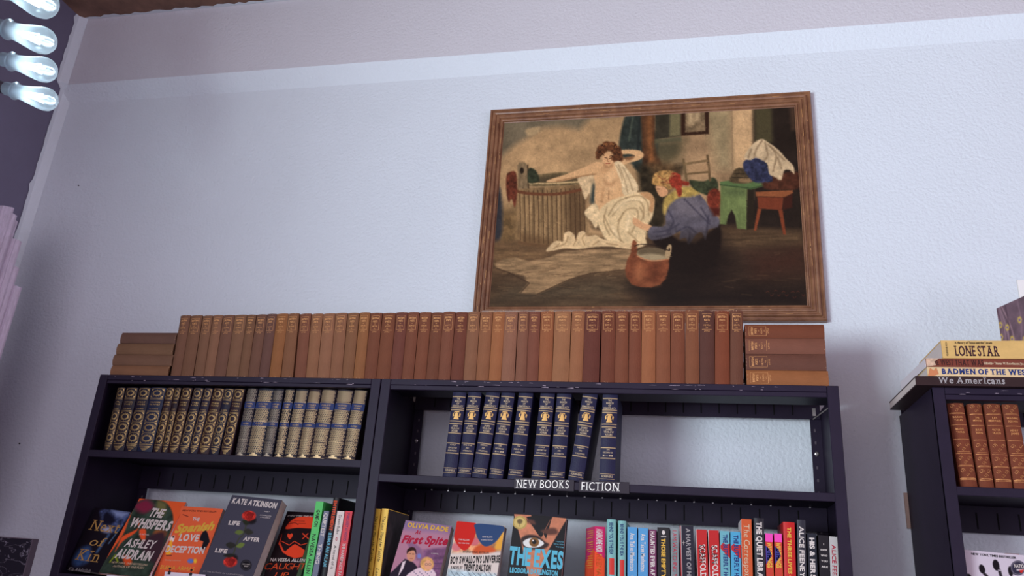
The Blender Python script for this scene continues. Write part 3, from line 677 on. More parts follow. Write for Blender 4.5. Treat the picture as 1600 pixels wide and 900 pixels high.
# Life after life
r_, A, fin, d_ = face_book('face_out_book', 'slate grey face-out hardcover with two red roses on one stem', (363, 773.5), (441, 781.5), (310, 898), (399, 900), .095, ZT+B1, .034, mat('wine_edge', (86, 50, 52), .6, gain=1.4), 140, (66, 68, 84), GF, zoff=(300, 740), zs=5, gain=GL_)
for cx, cy, f_ in ((445, 330, 1), (300, 690, -1)):
    A.ell(cx+20, cy+(35 if f_ > 0 else -30), 38, 30, (28, 26, 30), 3)
    A.ell(cx, cy, 54, 40, (190, 52, 44), 2, 0, (.5, 6, 4))
    for q in range(7): A.line([(cx-45+q*5, cy-20+q*8), (cx-10+q*4, cy-32+q*9), (cx+40-q*3, cy-15+q*6)], 1.6, (96, 22, 26), .8, True)
A.line([(425, 390), (405, 470), (360, 520), (325, 630)], 3.2, (60, 66, 50), 1, True)
for pts, c in (([(335,460),(365,440),(405,455),(370,478)], (92, 112, 60)), ([(405,450),(440,430),(480,460),(440,478)], (48, 50, 46)), ([(345,570),(380,540),(412,550),(385,580)], (100, 122, 62)), ([(265,555),(300,535),(345,560),(300,585)], (44, 46, 44)), ([(395,370),(425,365),(445,395),(415,400)], (40, 46, 36)), ([(245,640),(290,625),(330,635),(300,655)], (36, 40, 36))): A.poly(pts, c, 1.5, True)
A.ell(423, 715, 44, 42, (22, 22, 28), 1.2); A.ell(423, 715, 36, 34, (110, 110, 120), 1); A.ell(423, 715, 34, 32, (22, 22, 28), 1)
fin([('KATE ATKINSON', 310, 230, 655, 272, 38, INK['white'], dict(bold=.045)), ('LIFE', 283, 398, 370, 405, 28, INK['white'], dict(bold=.045)), ('AFTER', 400, 522, 525, 534, 28, INK['white'], dict(bold=.045)), ('LIFE', 178, 613, 270, 622, 28, INK['white'], dict(bold=.045)), ('HUGELY', 565, 300, 605, 304, 8, INK['white'], {}), ('SATISFYING BOOK', 530, 328, 620, 338, 8, INK['white'], {}), ('A MASTERPIECE', 532, 345, 610, 353, 8, INK['white'], {}), ('NOW A MAJOR', 395, 712, 452, 716, 9, INK['white'], {}), ('SERIES', 405, 728, 440, 731, 9, INK['white'], {}), ('BY THE AUTHOR OF CASE HISTORIES', 88, 768, 400, 802, 10, INK['grey'], {})])
# Caught up
r_, A, fin, d_ = face_book('face_out_book', 'black face-out paperback with a red masked face wearing a cap', (449, 799), (496, 801), (402, 900), (472, 905), .150, ZT+B1, .026, BLKC, 120, (30, 22, 28), GF, zoff=(300, 740), zs=5, gain=GL_)
RD = (222, 70, 44)
for q in range(14): 
    x, y = random.uniform(560, 900), random.uniform(310, 780); A.line([(x, y), (x+random.uniform(-30, 30), y+random.uniform(-10, 20))], 1, (150, 40, 34), .6)
A.poly([(735,435),(745,400),(800,350),(870,335),(940,340),(985,400),(990,425),(930,430),(820,425)], RD, 1, True); A.line([(740,400),(800,385),(830,400)], 2, (40, 20, 26), 1, True); A.poly([(705,470),(690,540),(715,600),(790,650),(870,630),(930,540),(935,470),(940,560),(880,650),(800,665),(710,620),(675,550)], RD, 1)
A.poly([(745,490),(750,470),(765,475),(780,468),(787,485),(765,515)], RD, .8, True); A.line([(865,470),(910,510)], 4, RD, 1); A.line([(905,470),(865,510)], 4, RD, 1); A.poly([(725,620),(790,560),(820,560),(900,620),(850,650),(780,655)], RD, 1, True); A.line([(700,530),(760,560),(800,530),(850,560),(920,540)], 3, RD, 1)
A.line([(800,370),(880,372)], 1.4, (60, 20, 22), .7); A.line([(830,390),(890,392)], 1.4, (60, 20, 22), .7)
fin([('#1 NEW YORK TIMES BESTSELLER', 745, 335, 1010, 342, 10, INK['white'], dict(shear=.2)), ('NAVESSA ALLEN', 610, 685, 880, 692, 24, INK['white'], dict(bold=.022)), ('CAUGHT', 558, 750, 880, 752, 48, INK['orange'], dict(shear=.12, gap=.05)), ('UP', 640, 815, 745, 815, 42, INK['orange'], dict(shear=.12))])
# First spite (zoom 560,740 x4.706)
k = 4.706
r_, A, fin, d_ = face_book('face_out_book', 'mauve face-out paperback with an illustrated couple and pink script', (634, 813), (706, 822), (608.5, 900), (689, 900), .075, ZT+B2, .024, mat('mauve_edge', (120, 70, 78), .6, gain=1.3), 140, (176, 130, 156), GF, zoff=(560, 740), zs=k, gain=1.1)
A.poly([(340,340),(690,380),(680,430),(320,400)], (124, 112, 160), 12); A.poly([(480,560),(660,540),(600,760),(420,760)], (120, 84, 122), 4, False, (.3, 12, 2)); A.poly([(360,520),(400,500),(470,560),(480,640),(430,640)], (140, 104, 140), 3); A.ell(447, 606, 14, 18, (120, 130, 200), 2)
for q in range(12): A.line([(560+q % 4*22, 620+q//4*40), (574+q % 4*22, 622+q//4*40)], 4, (98, 70, 108), 1)
A.poly([(225,760),(270,700),(330,640),(350,630),(420,670),(440,760)], (42, 36, 52), 1.5, True); A.poly([(325,650),(350,640),(330,700),(290,760)], (224, 214, 226), 1.2); A.ell(388, 600, 32, 46, (206, 150, 124), 1.5); A.poly([(358,590),(360,560),(390,540),(420,552),(425,590),(410,565),(375,572)], (52, 34, 34), 1.5, True); A.line([(372,590),(385,590)], 1.6, (50, 34, 34)); A.line([(398,592),(410,592)], 1.6, (50, 34, 34)); A.line([(380,625),(400,625)], 1.4, (150, 70, 70))
A.poly([(360,760),(400,715),(460,690),(540,700),(560,760)], (224, 206, 222), 1.5, True); A.ell(505, 665, 50, 52, (218, 170, 110), 2, 0, (.3, 8, 3)); A.ell(512, 672, 28, 36, (226, 170, 140), 1.5)
for q in (500, 526): A.ell(q, 668, 10, 9, (70, 50, 50), .8); A.ell(q, 668, 8, 7, (226, 180, 155), .8)
for q in range(10): A.ell(410+q*14, 725+(q % 3)*12, 3, 3, (60, 50, 90), .7)
fin([('OLIVIA DADE', 358, 390, 658, 427, 30, INK['yellow'], dict(bold=.045)), ('At', 415, 445, 455, 445, 28, INK['crimson'], dict(shear=.3, bold=.022)), ('First Spite', 315, 510, 650, 525, 55, INK['crimson'], dict(shear=.3, bold=.045, gap=.04)), ('A NOVEL', 535, 590, 590, 596, 8, INK['white'], {})])
# Boy swallows
r_, A, fin, d_ = face_book('face_out_book', 'white face-out paperback with red and blue ovals and pencilled black title', (714, 814), (789, 822), (697.5, 900), (775.5, 900), .05, ZT+B2, .026, mat('cream_edge', (206, 196, 190), .7), 150, (214, 208, 206), GF, zoff=(560, 740), zs=k, gain=1.1)
A.poly([(725,420),(1060,380),(1055,570),(690,580)], (208, 150, 110), 6, False, (.5, 14, 8)); A.poly([(1030,430),(1075,390),(1060,560),(1000,560)], (222, 168, 70), 4); A.ell(850, 500, 40, 30, (200, 110, 120), 3); A.ell(720, 540, 34, 30, (204, 120, 130), 3); A.poly([(860,540),(930,520),(1010,570),(850,590)], (200, 90, 50), 4, True)
A.poly([(728,350),(860,362),(862,440),(830,520),(780,565),(725,520),(700,440)], (196, 40, 34), 1.2, True); A.poly([(868,368),(1068,388),(1050,450),(1000,510),(930,535),(880,480),(862,420)], (48, 74, 118), 1.2, True)
A.poly([(655,700),(760,710),(1010,740),(1000,800),(640,800)], (176, 204, 218), 6, False, (.3, 10, 1))
for q in range(9): A.line([(680+q*40, 715+(q % 3)*10), (710+q*40, 760)], 1.4, (90, 110, 130), .7)
fin([('MARVELLOUS', 738, 490, 815, 494, 11, INK['white'], {}), ('NEW YORK TIMES', 735, 515, 815, 519, 9, INK['white'], {}), ('MARVELOUS', 912, 472, 985, 472, 12, INK['white'], {}), ('WASHINGTON POST', 900, 492, 990, 494, 9, INK['white'], {}), ('INTERNATIONAL BESTSELLER', 770, 583, 960, 590, 15, INK['black'], {}), ('BOY SWALLOWS UNIVERSE', 675, 662, 1040, 652, 48, INK['black'], dict(bold=.045, shear=.08)), ('A NOVEL BY', 678, 703, 765, 705, 24, INK['black'], dict(bold=.022, shear=.08)), ('TRENT DALTON', 772, 712, 972, 718, 44, INK['black'], dict(bold=.045, shear=.08))])
# The Exes
r_, A, fin, d_ = face_book('face_out_book', 'black face-out hardcover with a staring eye and large turquoise title', (803.5, 802), (885, 809), (793, 900), (879, 903), .04, ZT+B2, .030, BLKC, 170, (16, 14, 18), GF, zoff=(560, 740), zs=k, hardc=True, gain=1.0)
SK = (196, 128, 98)
A.poly([(1145,297),(1270,305),(1340,470),(1410,340),(1430,318),(1535,330),(1400,560),(1330,760),(1250,760),(1190,470),(1150,330)], SK, 1.5, False, (.12, 12, 2)); A.poly([(1235,320),(1290,310),(1380,480),(1425,316),(1350,465),(1330,460)], (16, 14, 18), 1)
A.poly([(1235,335),(1290,345),(1300,375),(1240,360)], (94, 58, 48), 4, True); A.poly([(1340,420),(1440,400),(1465,440),(1400,450)], (90, 56, 46), 4, True)
A.poly([(1195,480),(1250,450),(1320,460),(1370,500),(1400,520),(1380,545),(1330,560),(1240,555),(1210,530)], (50, 34, 32), 3, True); A.poly([(1212,500),(1260,475),(1320,480),(1365,512),(1330,540),(1260,545),(1222,530)], (224, 232, 236), 1.5, True); A.ell(1293, 505, 36, 34, (120, 84, 40), 1.5); A.ell(1293, 503, 16, 16, (14, 12, 14), 1); A.ell(1284, 493, 6, 6, (240, 240, 245), .8)
A.ell(1187, 360, 53, 50, (190, 170, 96), 1.2); A.ell(1187, 360, 46, 43, (150, 130, 70), 1); A.ell(1187, 360, 43, 40, (206, 188, 116), 1); A.ell(1187, 352, 20, 18, (110, 96, 60), 2); A.line([(1187,355),(1187,388)], 2, (110, 96, 60))
fin([('THE EXES', 1103, 658, 1500, 700, 118, INK['blue'], dict(bold=.045, gap=.05)), ('LEODORA DARLINGTON', 1113, 725, 1465, 752, 34, INK['blue'], dict(bold=.045)), ('YOUR EXES', 1450, 503, 1510, 508, 9, INK['cyan'], {}), ('THEY ALL DESERVE', 1435, 522, 1515, 528, 9, INK['cyan'], {}), ('TO DIE', 1450, 542, 1512, 548, 9, INK['cyan'], {})])
# white book with fingerprints on the right bookcase (zoom 1490,820 x11.25)
r_, A, fin, d_ = face_book('face_out_book', 'white face-out book with black fingerprints on the right bookcase', (1502, 858.5), (1600, 867.5), (1507, 900), (1607, 910), .04, ZT+B3, .028, mat('white_cover', (214, 212, 226), .5), 190, (206, 202, 222), GF, zoff=(1490, 820), zs=11.25, gain=.95)
for cx, cy, rx, ry, ro in ((500, 780, 50, 85, -.35), (745, 710, 56, 100, -.25), (270, 920, 40, 60, -.4), (1000, 820, 40, 90, -.2)):
    A.ell(cx, cy, rx, ry, (22, 18, 24), 1.5, ro)
A.line([(800,790),(830,900)], 9, (40, 36, 44), 2); A.line([(545,870),(580,900)], 9, (40, 36, 44), 2); A.line([(790,800),(830,800)], 3, (206, 202, 222), 2)
A.ell(1130, 760, 132, 132, (58, 56, 76), 1.5); A.ell(1130, 760, 116, 116, (150, 150, 165), 1.2); A.ell(1130, 760, 108, 108, (52, 50, 72), 1.2); A.poly([(1100,780),(1238,775),(1230,810),(1110,808)], (200, 196, 206), 1.5); A.poly([(1155,800),(1238,790),(1200,850),(1170,840)], (200, 40, 40), 1.5)
fin([('NEW YORK TIMES BESTSELLER', 312, 527, 1100, 600, 34, INK['black'], dict(bold=.045)), ('NATIO', 1068, 750, 1236, 765, 60, INK['white'], dict(bold=.022))])
# books behind it, at the frame's right edge
b = book('upright_book', (2.462, .13, ZT+B3+.0004), 0, .03, .235, .12, mat('amber_cover', (140, 84, 52), .45, gain=1.3, var=.6, vscale=40, dark=(60, 34, 30)), 'amber and dark patterned book standing behind the white fingerprint book', None, 0)

# ------------------------------------------------------------------ spine-out rows
def spine(name, label, group, tl, tr, bl, br, yt, rgb, zbase, gain=1.4, yb=900, Yf=.03, d=.15, bulge=0, gap=.0006, pages=PAGEW, texts=(), h=None, rough=.42, var=.0):
    loc, ang, ww, hh = spot((bl, yb), (tl, yt), (br, yb), (tr, yt), Yf, zbase)
    ww -= gap
    M = mat('%s_%d_%d' % (name, int(tl), int(yt)), rgb, rough, gain=gain*.66, var=var, vscale=40)
    b = book(name, loc, ang, ww, hh, d, M, label, group, bulge, pages)
    g = bendf(ww, bulge, .0011) if bulge else (lambda p: Vector((p.x, -.0004, p.z)))
    kk = hh/max(1e-6, (U(tl, yt, 1, Yf)-U(bl, yb, 1, Yf)).length) if False else 1
    # texts: (string, ink, frac across (0 left..1 right) of text centre, cap height frac of width, start metres below head, length metres, kw, upright?)
    for (s, ink, cx, ch, st, ln, kw) in texts:
        m = MB(); H = ch*ww
        put_text(m, s, (cx*ww-H/2, 0, hh-st), (0, 0, -1), (1, 0, 0), H, ln, 0, bend=g, **kw); m.build('spine_lettering', INK[ink] if isinstance(ink, str) else ink, b)
    return b, ww, hh, g
def patch(b, g, pts, material, name='spine_print'):
    m = MB(); m.add([g(Vector((x, 0, z)))-Vector((0, .0001 if False else 0, 0)) for x, z in pts], [tuple(range(len(pts)))]); return m.build(name, material, b)
G1 = 'spine-out books on the left bookcase, lower shelf'; G2 = 'spine-out books on the middle bookcase, lower shelf'
zb1, zb2 = ZT+B1, ZT+B2
B_ = dict(bold=.022); BB = dict(bold=.045)
spine('green_book', 'bright green paperback spine with black title, leftmost spine on the left bookcase', G1, 494, 506, 474, 486.5, 784, (74, 190, 96), zb1, 1.7, texts=[('GAME ON', 'black', .5, .45, .022, .044, B_), ('NAVESSA ALLEN', 'black', .5, .45, .085, .10, B_)])
spine('grey_book', 'short blue-grey spine between the green book and the tall black one', G1, 507, 515.5, 487.5, 498, 799, (104, 112, 140), zb1, 1.6, texts=[('QUIETEST', 'white', .5, .6, .006, .060, B_), ('THING', 'white', .5, .6, .085, .05, B_)])
spine('black_book', 'tall black spine lettered in red and blue on the left bookcase', G1, 520, 532, 500.5, 510.5, 778, (26, 24, 32), zb1, 1.3, d=.16, bulge=.002, texts=[('ENTITLEMENT', 'orange', .5, .5, .008, .078, BB), ('RUMAAN ALAM', 'cyan', .5, .5, .092, .085, BB)])
b, ww, hh, g = spine('white_book', 'white paperback spine with a small red ring, left bookcase', G1, 527.5, 539, 511, 523.5, 799, (212, 206, 206), zb1, 1.7, texts=[('Dream Ballet', 'black', .5, .35, .010, .050, {}), ('A novel of it', 'black', .5, .35, .088, .06, {})])
m = MB(); ring(m, g, ww/2, hh-.072, .0026, .0042, .7, 12); m.build('spine_print', INK['crimson'], b)
spine('red_book', 'bright red paperback spine nearest the right post of the left bookcase', G1, 540, 551.5, 524.5, 537, 799, (214, 46, 66), zb1, 1.6, texts=[('MARGARET ATWOOD', 'navy', .5, .4, .006, .07, {}), ('THE HANDMAIDS TALE', 'white', .5, .4, .082, .09, B_)])
for k_, (a, b1, c, d1) in enumerate(((585, 595.5, 571, 582), (597, 607.5, 583.5, 594.5))):
    b, ww, hh, g = spine('yellow_book', ['yellow hardcover spine with handwritten title, left one of the pair', 'yellow hardcover spine with handwritten title, right one of the pair'][k_], 'twin yellow spines', a, b1, c, d1, 795, (234, 190, 78), zb2, 1.75, d=.17, texts=[('The Last Thing He Told Me', 'black', .5, .42, .018, .115, dict(shear=.25)), ('Laura', 'black', .5, .42, .150, .03, dict(shear=.25))])
# dark jacket side of the right yellow book
m = MB().box(ww-.0002, ww+.0006, .004, .168, .002, hh-.002); m.build('jacket_side', mat('dark_jacket', (58, 52, 58), .5, gain=1.3, var=.6, vscale=30), b)
# right-hand run on the middle bookcase
b, ww, hh, g = spine('magenta_book', 'magenta to orange paperback standing slightly turned, leftmost spine of the long run', G2, 930, 947, 928, 946.5, 823, (206, 40, 110), zb2, 1.5, d=.10, texts=[('AGAIN CAME AMOR', 'white', .45, .55, .006, .055, BB), ('REENA', 'yellow', .45, .5, .066, .05, {})])
b.rotation_euler = (0, b.rotation_euler.y, .34)
OR = mat('orange_print', (214, 70, 36), .42, gain=1.5); patch(b, g, [(0, 0), (ww, 0), (ww, hh-.075), (0, hh-.058)], OR)
m = MB().add([(-.0006, 0, 0), (-.0006, .1, 0), (-.0006, .1, hh-.085), (-.0006, 0, hh-.05)], [(0, 1, 2, 3)]); m.build('back_print', OR, b)
m = MB()
for q in range(17):
    if q in (4, 10): continue
    z = hh-.010-q*.0055; m.add([(-.0011, .012, z), (-.0011, .088-(q*37 % 5)*.008, z), (-.0011, .088-(q*37 % 5)*.008, z+.0014), (-.0011, .012, z+.0014)], [(0, 1, 2, 3)])
m.build('blurb_lines', INK['yellow'], b)['kind'] = 'stuff'
for k_, (a, e, c, f_, yt) in enumerate(((948.5, 963, 948, 963.5, 812), (965.8, 978.5, 965, 978, 814.2))):
    b, ww, hh, g = spine('teal_book', 'pale teal hardcover spine with a red panel, %s of two alike' % ('left' if k_ == 0 else 'right'), 'twin pale teal spines', a, e, c, f_, yt, (132, 196, 200), zb2, 1.35, bulge=.004, texts=[('BEHIND YOU IS THE SEA', 'navy', .5, .38, .008, .075, B_)])
    gg = bendf(ww, .004, .0005); m = MB(); gbar(m, gg, ww*.28, ww*.82, hh-.130, hh-.092, 4); m.build('spine_panel', mat('red_panel', (184, 50, 44), .5, gain=1.3), b)
for k_, (a, e, c, f_, yt) in enumerate(((980.5, 996, 980.3, 996, 824), (997.2, 1013, 997, 1012.8, 825.2))):
    b, ww, hh, g = spine('blue_book', 'sky blue paperback spine with white title, %s of two alike' % ('left' if k_ == 0 else 'right'), 'twin sky blue spines', a, e, c, f_, yt, (84, 160, 222), zb2, 1.45, texts=[('Ana Takes Manhattan', 'white', .5, .45, .014, .088, B_)])
    m = MB(); gp = lambda p: Vector((p.x, -.0005, p.z)); ring(m, gp, ww/2, hh-.120, .0, .0065, 1, 12); m.build('spine_emblem', INK['yellow'], b)
spine('purple_book', 'plum purple paperback spine with white capitals', G2, 1014, 1026, 1014, 1026.5, 828, (116, 46, 96), zb2, 1.3, texts=[('HAUNTED EVER AFTER', 'white', .5, .5, .004, .122, BB)])
b, ww, hh, g = spine('black_book', 'black paperback spine with yellow title beside the plum one', G2, 1027, 1046.7, 1027.5, 1047.5, 824.5, (36, 34, 40), zb2, 1.2, var=.3, texts=[('THOSE EMPTY EYES', 'yellow', .48, .3, .026, .125, BB)])
m = MB(); gp = lambda p: Vector((p.x, -.0005, p.z)); ring(m, gp, ww*.5, hh-.012, .0, .0055, .7, 10); gbar(m, gp, ww*.3, ww*.72, hh-.0225, hh-.0212, 1); m.build('spine_emblem', INK['white'], b)
spine('silver_book', 'silver grey spine with thin red title', G2, 1047.5, 1060.5, 1048.5, 1061.5, 825.5, (140, 156, 164), zb2, 1.3, var=.35, texts=[('I AM WATCHING YOU', 'crimson', .5, .5, .006, .125, {})])
b, ww, hh, g = spine('navy_book', 'dark navy spine with a white star and silver title', G2, 1062, 1084, 1064, 1086, 822, (34, 32, 52), zb2, 1.2, texts=[('A HARVEST OF HEARTS', 'grey', .6, .30, .006, .15, B_)])
patch(b, g, [(0, 0), (.0016, 0), (.0016, hh), (0, hh)], INK['red']); patch(b, g, [(.0016, 0), (.0036, 0), (.0036, hh), (.0016, hh)], INK['grey'])
m = MB().add([(.0075, -.0006, hh-.040), (.0083, -.0006, hh-.0335), (.0091, -.0006, hh-.040)], [(0, 1, 2)]).add([(.0075, -.0006, hh-.040), (.0091, -.0006, hh-.040), (.0083, -.0006, hh-.0465)], [(0, 1, 2)]).add([(.003, -.0006, hh-.040), (.0083, -.0006, hh-.0408), (.0136, -.0006, hh-.040), (.0083, -.0006, hh-.0392)], [(0, 1, 2, 3)]); m.build('spine_star', INK['white'], b)
for k_, (a, e, c, f_, yt) in enumerate(((1087, 1104.8, 1089.5, 1107, 828), (1106, 1123.3, 1108.5, 1126, 829))):
    b, ww, hh, g = spine('red_book', 'scarlet spine with slanted white title, %s of two alike' % ('left' if k_ == 0 else 'right'), 'twin scarlet spines', a, e, c, f_, yt, (196, 34, 36), zb2, 1.35, texts=[('QUEEN', 'black', .52, .5, .036, .04, {}), ('SCAFFOLD', 'white', .55, .5, .036, .075, dict(shear=-.25, bold=.022))])
    patch(b, g, [(0, 0), (.0012, 0), (.0012, hh), (0, hh)], INK['white'])
for k_, (a, e, c, f_, yt) in enumerate(((1125, 1140.3, 1126, 1142, 830), (1141.3, 1157, 1142.6, 1158.6, 831.2))):
    b, ww, hh, g = spine('sky_book', 'light blue spine with a red butterfly shape, %s of two alike' % ('left' if k_ == 0 else 'right'), 'twin butterfly spines', a, e, c, f_, yt, [(112, 186, 206), (80, 176, 226)][k_], zb2, 1.35, texts=[('THE BUTTERFLY HOUSE', 'navy', .55, .42, .008, .12, BB)])
    gp = lambda p: Vector((p.x, -.0003, p.z)); m = MB(); m.add([gp(Vector((x*ww, 0, hh-z))) for x, z in ((.05, .034), (.3, .028), (.6, .031), (1, .029), (1, .062), (.8, .058), (.55, .054), (.3, .046), (.05, .042))], [tuple(range(8, -1, -1))]); m.build('spine_butterfly', INK['red'], b)
b, ww, hh, g = spine('orange_book', 'tall orange spine with large serif title and pale side', G2, 1158.2, 1174.5, 1160, 1176.8, 811.5, (206, 92, 46), zb2, 1.4, d=.12, texts=[('The Correspondent', 'cream', .5, .55, .012, .16, dict(serif=True))])
m = MB().box(-.0006, .0002, .002, .118, .001, hh-.001); m.build('board_side', mat('pale_board', (196, 194, 204), .6, gain=1.2), b)
spine('black_book', 'tall black spine with wide white capitals, right of the orange one', G2, 1177.3, 1194, 1179.8, 1196.5, 810, (40, 38, 48), zb2, 1.3, bulge=.003, texts=[('THE QUIET LIBRARIAN', 'white', .5, .5, .009, .165, BB)])
for k_, (a, e, c, f_, yt) in enumerate(((1195.3, 1208, 1197.5, 1209.5, 834), (1209.4, 1222, 1211.3, 1223.8, 834.3))):
    b, ww, hh, g = spine('patchwork_book', 'pink, blue and orange patterned spine, %s of two alike' % ('left' if k_ == 0 else 'right'), 'twin patterned spines', a, e, c, f_, yt, (206, 66, 52), zb2, 1.4, d=.12, texts=[('WILD', 'yellow', .5, .6, .021, .020, BB), ('THINGS', 'yellow', .5, .6, .043, .035, dict(bold=.045, shear=-.2))])
    patch(b, g, [(0, hh-.019), (ww, hh-.019), (ww, hh), (0, hh)], mat('pink_print', (218, 66, 170), .45, gain=1.3)); patch(b, g, [(0, hh-.07), (ww*.8, hh-.05), (ww*.5, hh-.035), (0, hh-.028)], mat('indigo_print', (54, 52, 130), .45, gain=1.3)); patch(b, g, [(ww*.3, 0), (ww, 0), (ww, hh-.065)], INK['orange'])
spine('red_book', 'tall red hardcover spine with yellow title', G2, 1223.3, 1242.3, 1225.5, 1244.3, 816.5, (200, 34, 34), zb2, 1.4, d=.14, bulge=.002, texts=[('THE THREE LIVES OF CATE', 'yellow', .5, .3, .012, .165, BB)])
spine('slate_book', 'tall slate spine with big white capitals', G2, 1245, 1259, 1246.8, 1260.8, 813, (52, 52, 66), zb2, 1.25, bulge=.002, texts=[('ALICE FEENEY', 'white', .5, .52, .015, .115, B_)])
spine('slate_book', 'short dark spine with large white ampersand title', G2, 1261, 1275.8, 1263.5, 1278, 834, (40, 44, 58), zb2, 1.2, var=.4, texts=[('HIS & HERS', 'white', .5, .5, .010, .09, BB)])
b, ww, hh, g = spine('black_book', 'near-black spine with small stacked white words, second from right post', G2, 1278, 1295, 1281, 1297.8, 837, (34, 30, 38), zb2, 1.2)
m = MB(); gp = lambda p: Vector((p.x, -.0004, p.z))
for q, s_ in enumerate(('I', 'KNOW', 'WHO', 'YOU', 'ARE')): put_text(m, s_, (ww/2, -.0004, hh-.022-q*.0125), (1, 0, 0), (0, 0, 1), .0036, ww*(.62 if s_ != 'I' else .06), .5, bold=.045)
m.build('spine_lettering', INK['white'], b)
spine('white_book', 'white spine with red name, against the right post of the middle bookcase', G2, 1296, 1309, 1297.8, 1311.5, 839, (206, 210, 216), zb2, 1.4, texts=[('ALICE FEENEY', 'crimson', .5, .48, .018, .10, B_)])

# leather volumes, right bookcase
Zr = lambda x, y: (1380+x/4.5, 580+y/4.5)
LG4 = mat('copper_gilt', (206, 150, 96), .42, metal=.4, gain=.9)
for i, (bl, br, tl, tr, yb, yt) in enumerate(((543, 667, 443, 571, 806, 230), (680, 783, 590, 695, 810, 233), (792, 913, 697, 835, 815, 233), (922, 1046, 838, 930+22, 820, 236))):
    loc, ang, ww, hh = spot(Zr(bl, yb), Zr(tl, yt), Zr(br, yb), Zr(tr, yt), .03, ZT+A3)
    hh = min(hh, .205); ww -= .001; bu = .005
    b = book('leather_book', loc, ang, ww, hh, .14, cloth((118, 62, 42), 'tan_leather_%d' % i, .95), 'chestnut leather book with gilt scrollwork, %s from the left on the right bookcase' % ordn(i), 'chestnut leather volumes', bu, t=.003)
    g = bendf(ww, bu); m = MB(); cx = ww/2
    for z in (.018, .021, .050, .079, .1125, .147, .174, .0215): gbar(m, g, ww*.04, ww*.96, z*hh/.2, z*hh/.2+.0008, 5)
    for zc in (.035, .064, .095, .188):
        zc *= hh/.2
        for dx, dz, r in ((-.25, .004, .0052), (.25, .004, .0052), (0, -.006, .0046)):
            X = cx+dx*ww; pts = []
            for q in range(16):
                t = q*.55; rr = r*(1-q/18); pts.append((X+rr*math.cos(t)*1.05, zc+dz+rr*math.sin(t)))
            v = []
            for (x, z) in pts: v += [g(Vector((x, 0, z))), g(Vector((x+.0004, 0, z+.0007)))]
            m.add(v, [(2*q, 2*q+2, 2*q+3, 2*q+1) for q in range(15)])
        gbar(m, g, ww*.12, ww*.88, zc-.0118, zc-.0112, 4)
    m.build('gilt_scrollwork', LG4, b)['kind'] = 'stuff'
    m = MB()
    for q, s_ in enumerate([['DARIAN', 'TALES'], ['THE', 'MONROE'], ['LES', 'MISERABLES'], ['WASHING', 'SQUARE']][i]): put_text(m, s_, (cx, 0, (.164-q*.007)*hh/.2), (1, 0, 0), (0, 0, 1), .0040, ww*min(.75, .1*len(s_)), .5, bend=g, bold=.022)
    for q, s_ in enumerate([['MARK', 'TWAIN'], ['JULES', 'VERNE'], ['VICTOR', 'HUGO'], ['HENRY', 'JAMES']][i]): put_text(m, s_, (cx, 0, (.135-q*.0075)*hh/.2), (1, 0, 0), (0, 0, 1), .0044, ww*.5, .5, bend=g, bold=.022)
    m.build('title_lettering', LG4, b)['kind'] = 'stuff'

# ------------------------------------------------------------------ big books lying on the right bookcase
def flat_book(name, label, xl, z0, z1, L, depth, yf, rgb, gain, back_dx, bulge, pages=PAGEW, jacket=None, yaw=0.0):
    """lies flat with its spine to the room; xl left end, spine runs to the right"""
    th = z1-z0; lay = Matrix.Rotation(yaw, 3, 'Z') @ Matrix(((0, 0, -1), (0, 1, 0), (1, 0, 0)))
    loc = Vector((xl, yf, z0)) + Matrix.Rotation(yaw, 3, 'Z') @ Vector((L, 0, 0))
    M = mat('flat_%s_%d' % (name, int(z0*1000)), rgb, .45, gain=gain*.72, var=.15, vscale=20)
    b = book(name, loc, 0, th-.0006, L, depth, M, label, 'large books lying on the right bookcase', bulge, pages, lay=lay.to_euler(), t=.003)
    return b, th-.0006, L
def flat_text(b, th, L, s, x, ln, z, h, ink, bulge, **kw):
    """local: x up (0..th), z runs leftwards from the right end"""
    g = bendf(th, bulge, .0006); m = MB()
    V, F_, W = text2d(s, **kw); V2 = [g(Vector((z+y*h, 0, L-x-xx*ln/W))) for (xx, y) in V]
    m.add(V2, F_); return m.build('spine_lettering', ink, b)
yf = -.018; z = ZT+.0004
def zpx(x, y): return U(x, y, 1, yf).z
zz = [ZT+.0004, zpx(1452, 587.5), zpx(1452, 573), zpx(1452, 559.5), zpx(1472, 531.5)]
# atlas-size bottom book
xl = U(1431, 596, 1, yf).x
WA = flat_book('large_book', 'dark brown oversized book with grey lettering, bottom of the stack on the right bookcase', xl, zz[0], zz[1], .36, .275, yf, (58, 40, 42), 1.1, 0, .0, yaw=.0)
flat_text(*WA, 'We Americans', .048, .145, .0055, .0155, INK['grey'], 0, bold=.022, serif=True, shear=.05)
xl = U(1449, 580, 1, yf).x
b3 = flat_book('western_book', 'cream spined book with blue slab capitals and torn jacket, lying in the stack', xl, zz[1]+.0002, zz[2], .31, .23, yf, (222, 200, 160), 1.35, 0, .0)
flat_text(*b3, 'BADMEN OF THE WEST', .032, .19, (zz[2]-zz[1])*.25, (zz[2]-zz[1])*.52, INK['navy'], 0, bold=.045, serif=True)
m = MB(); th = b3[1]; m.add([(.0, -.0012, b3[2]+.0), (th*.9, -.0012, b3[2]-.006), (th*.6, -.0012, b3[2]-.014), (th*.95, -.0012, b3[2]-.02), (th*.2, -.0012, b3[2]-.024), (0, -.0012, b3[2]-.012)], [(0, 1, 2, 3, 4, 5)]); m.build('torn_jacket', mat('jacket_tear', (196, 130, 92), .6), b3[0])
xl = U(1447, 566, 1, yf).x
b4 = flat_book('western_book', 'red-brown spined book with frayed pale corner, lying third in the stack', xl, zz[2]+.0002, zz[3], .31, .235, yf, (120, 62, 50), 1.35, 0, .0, yaw=.02)
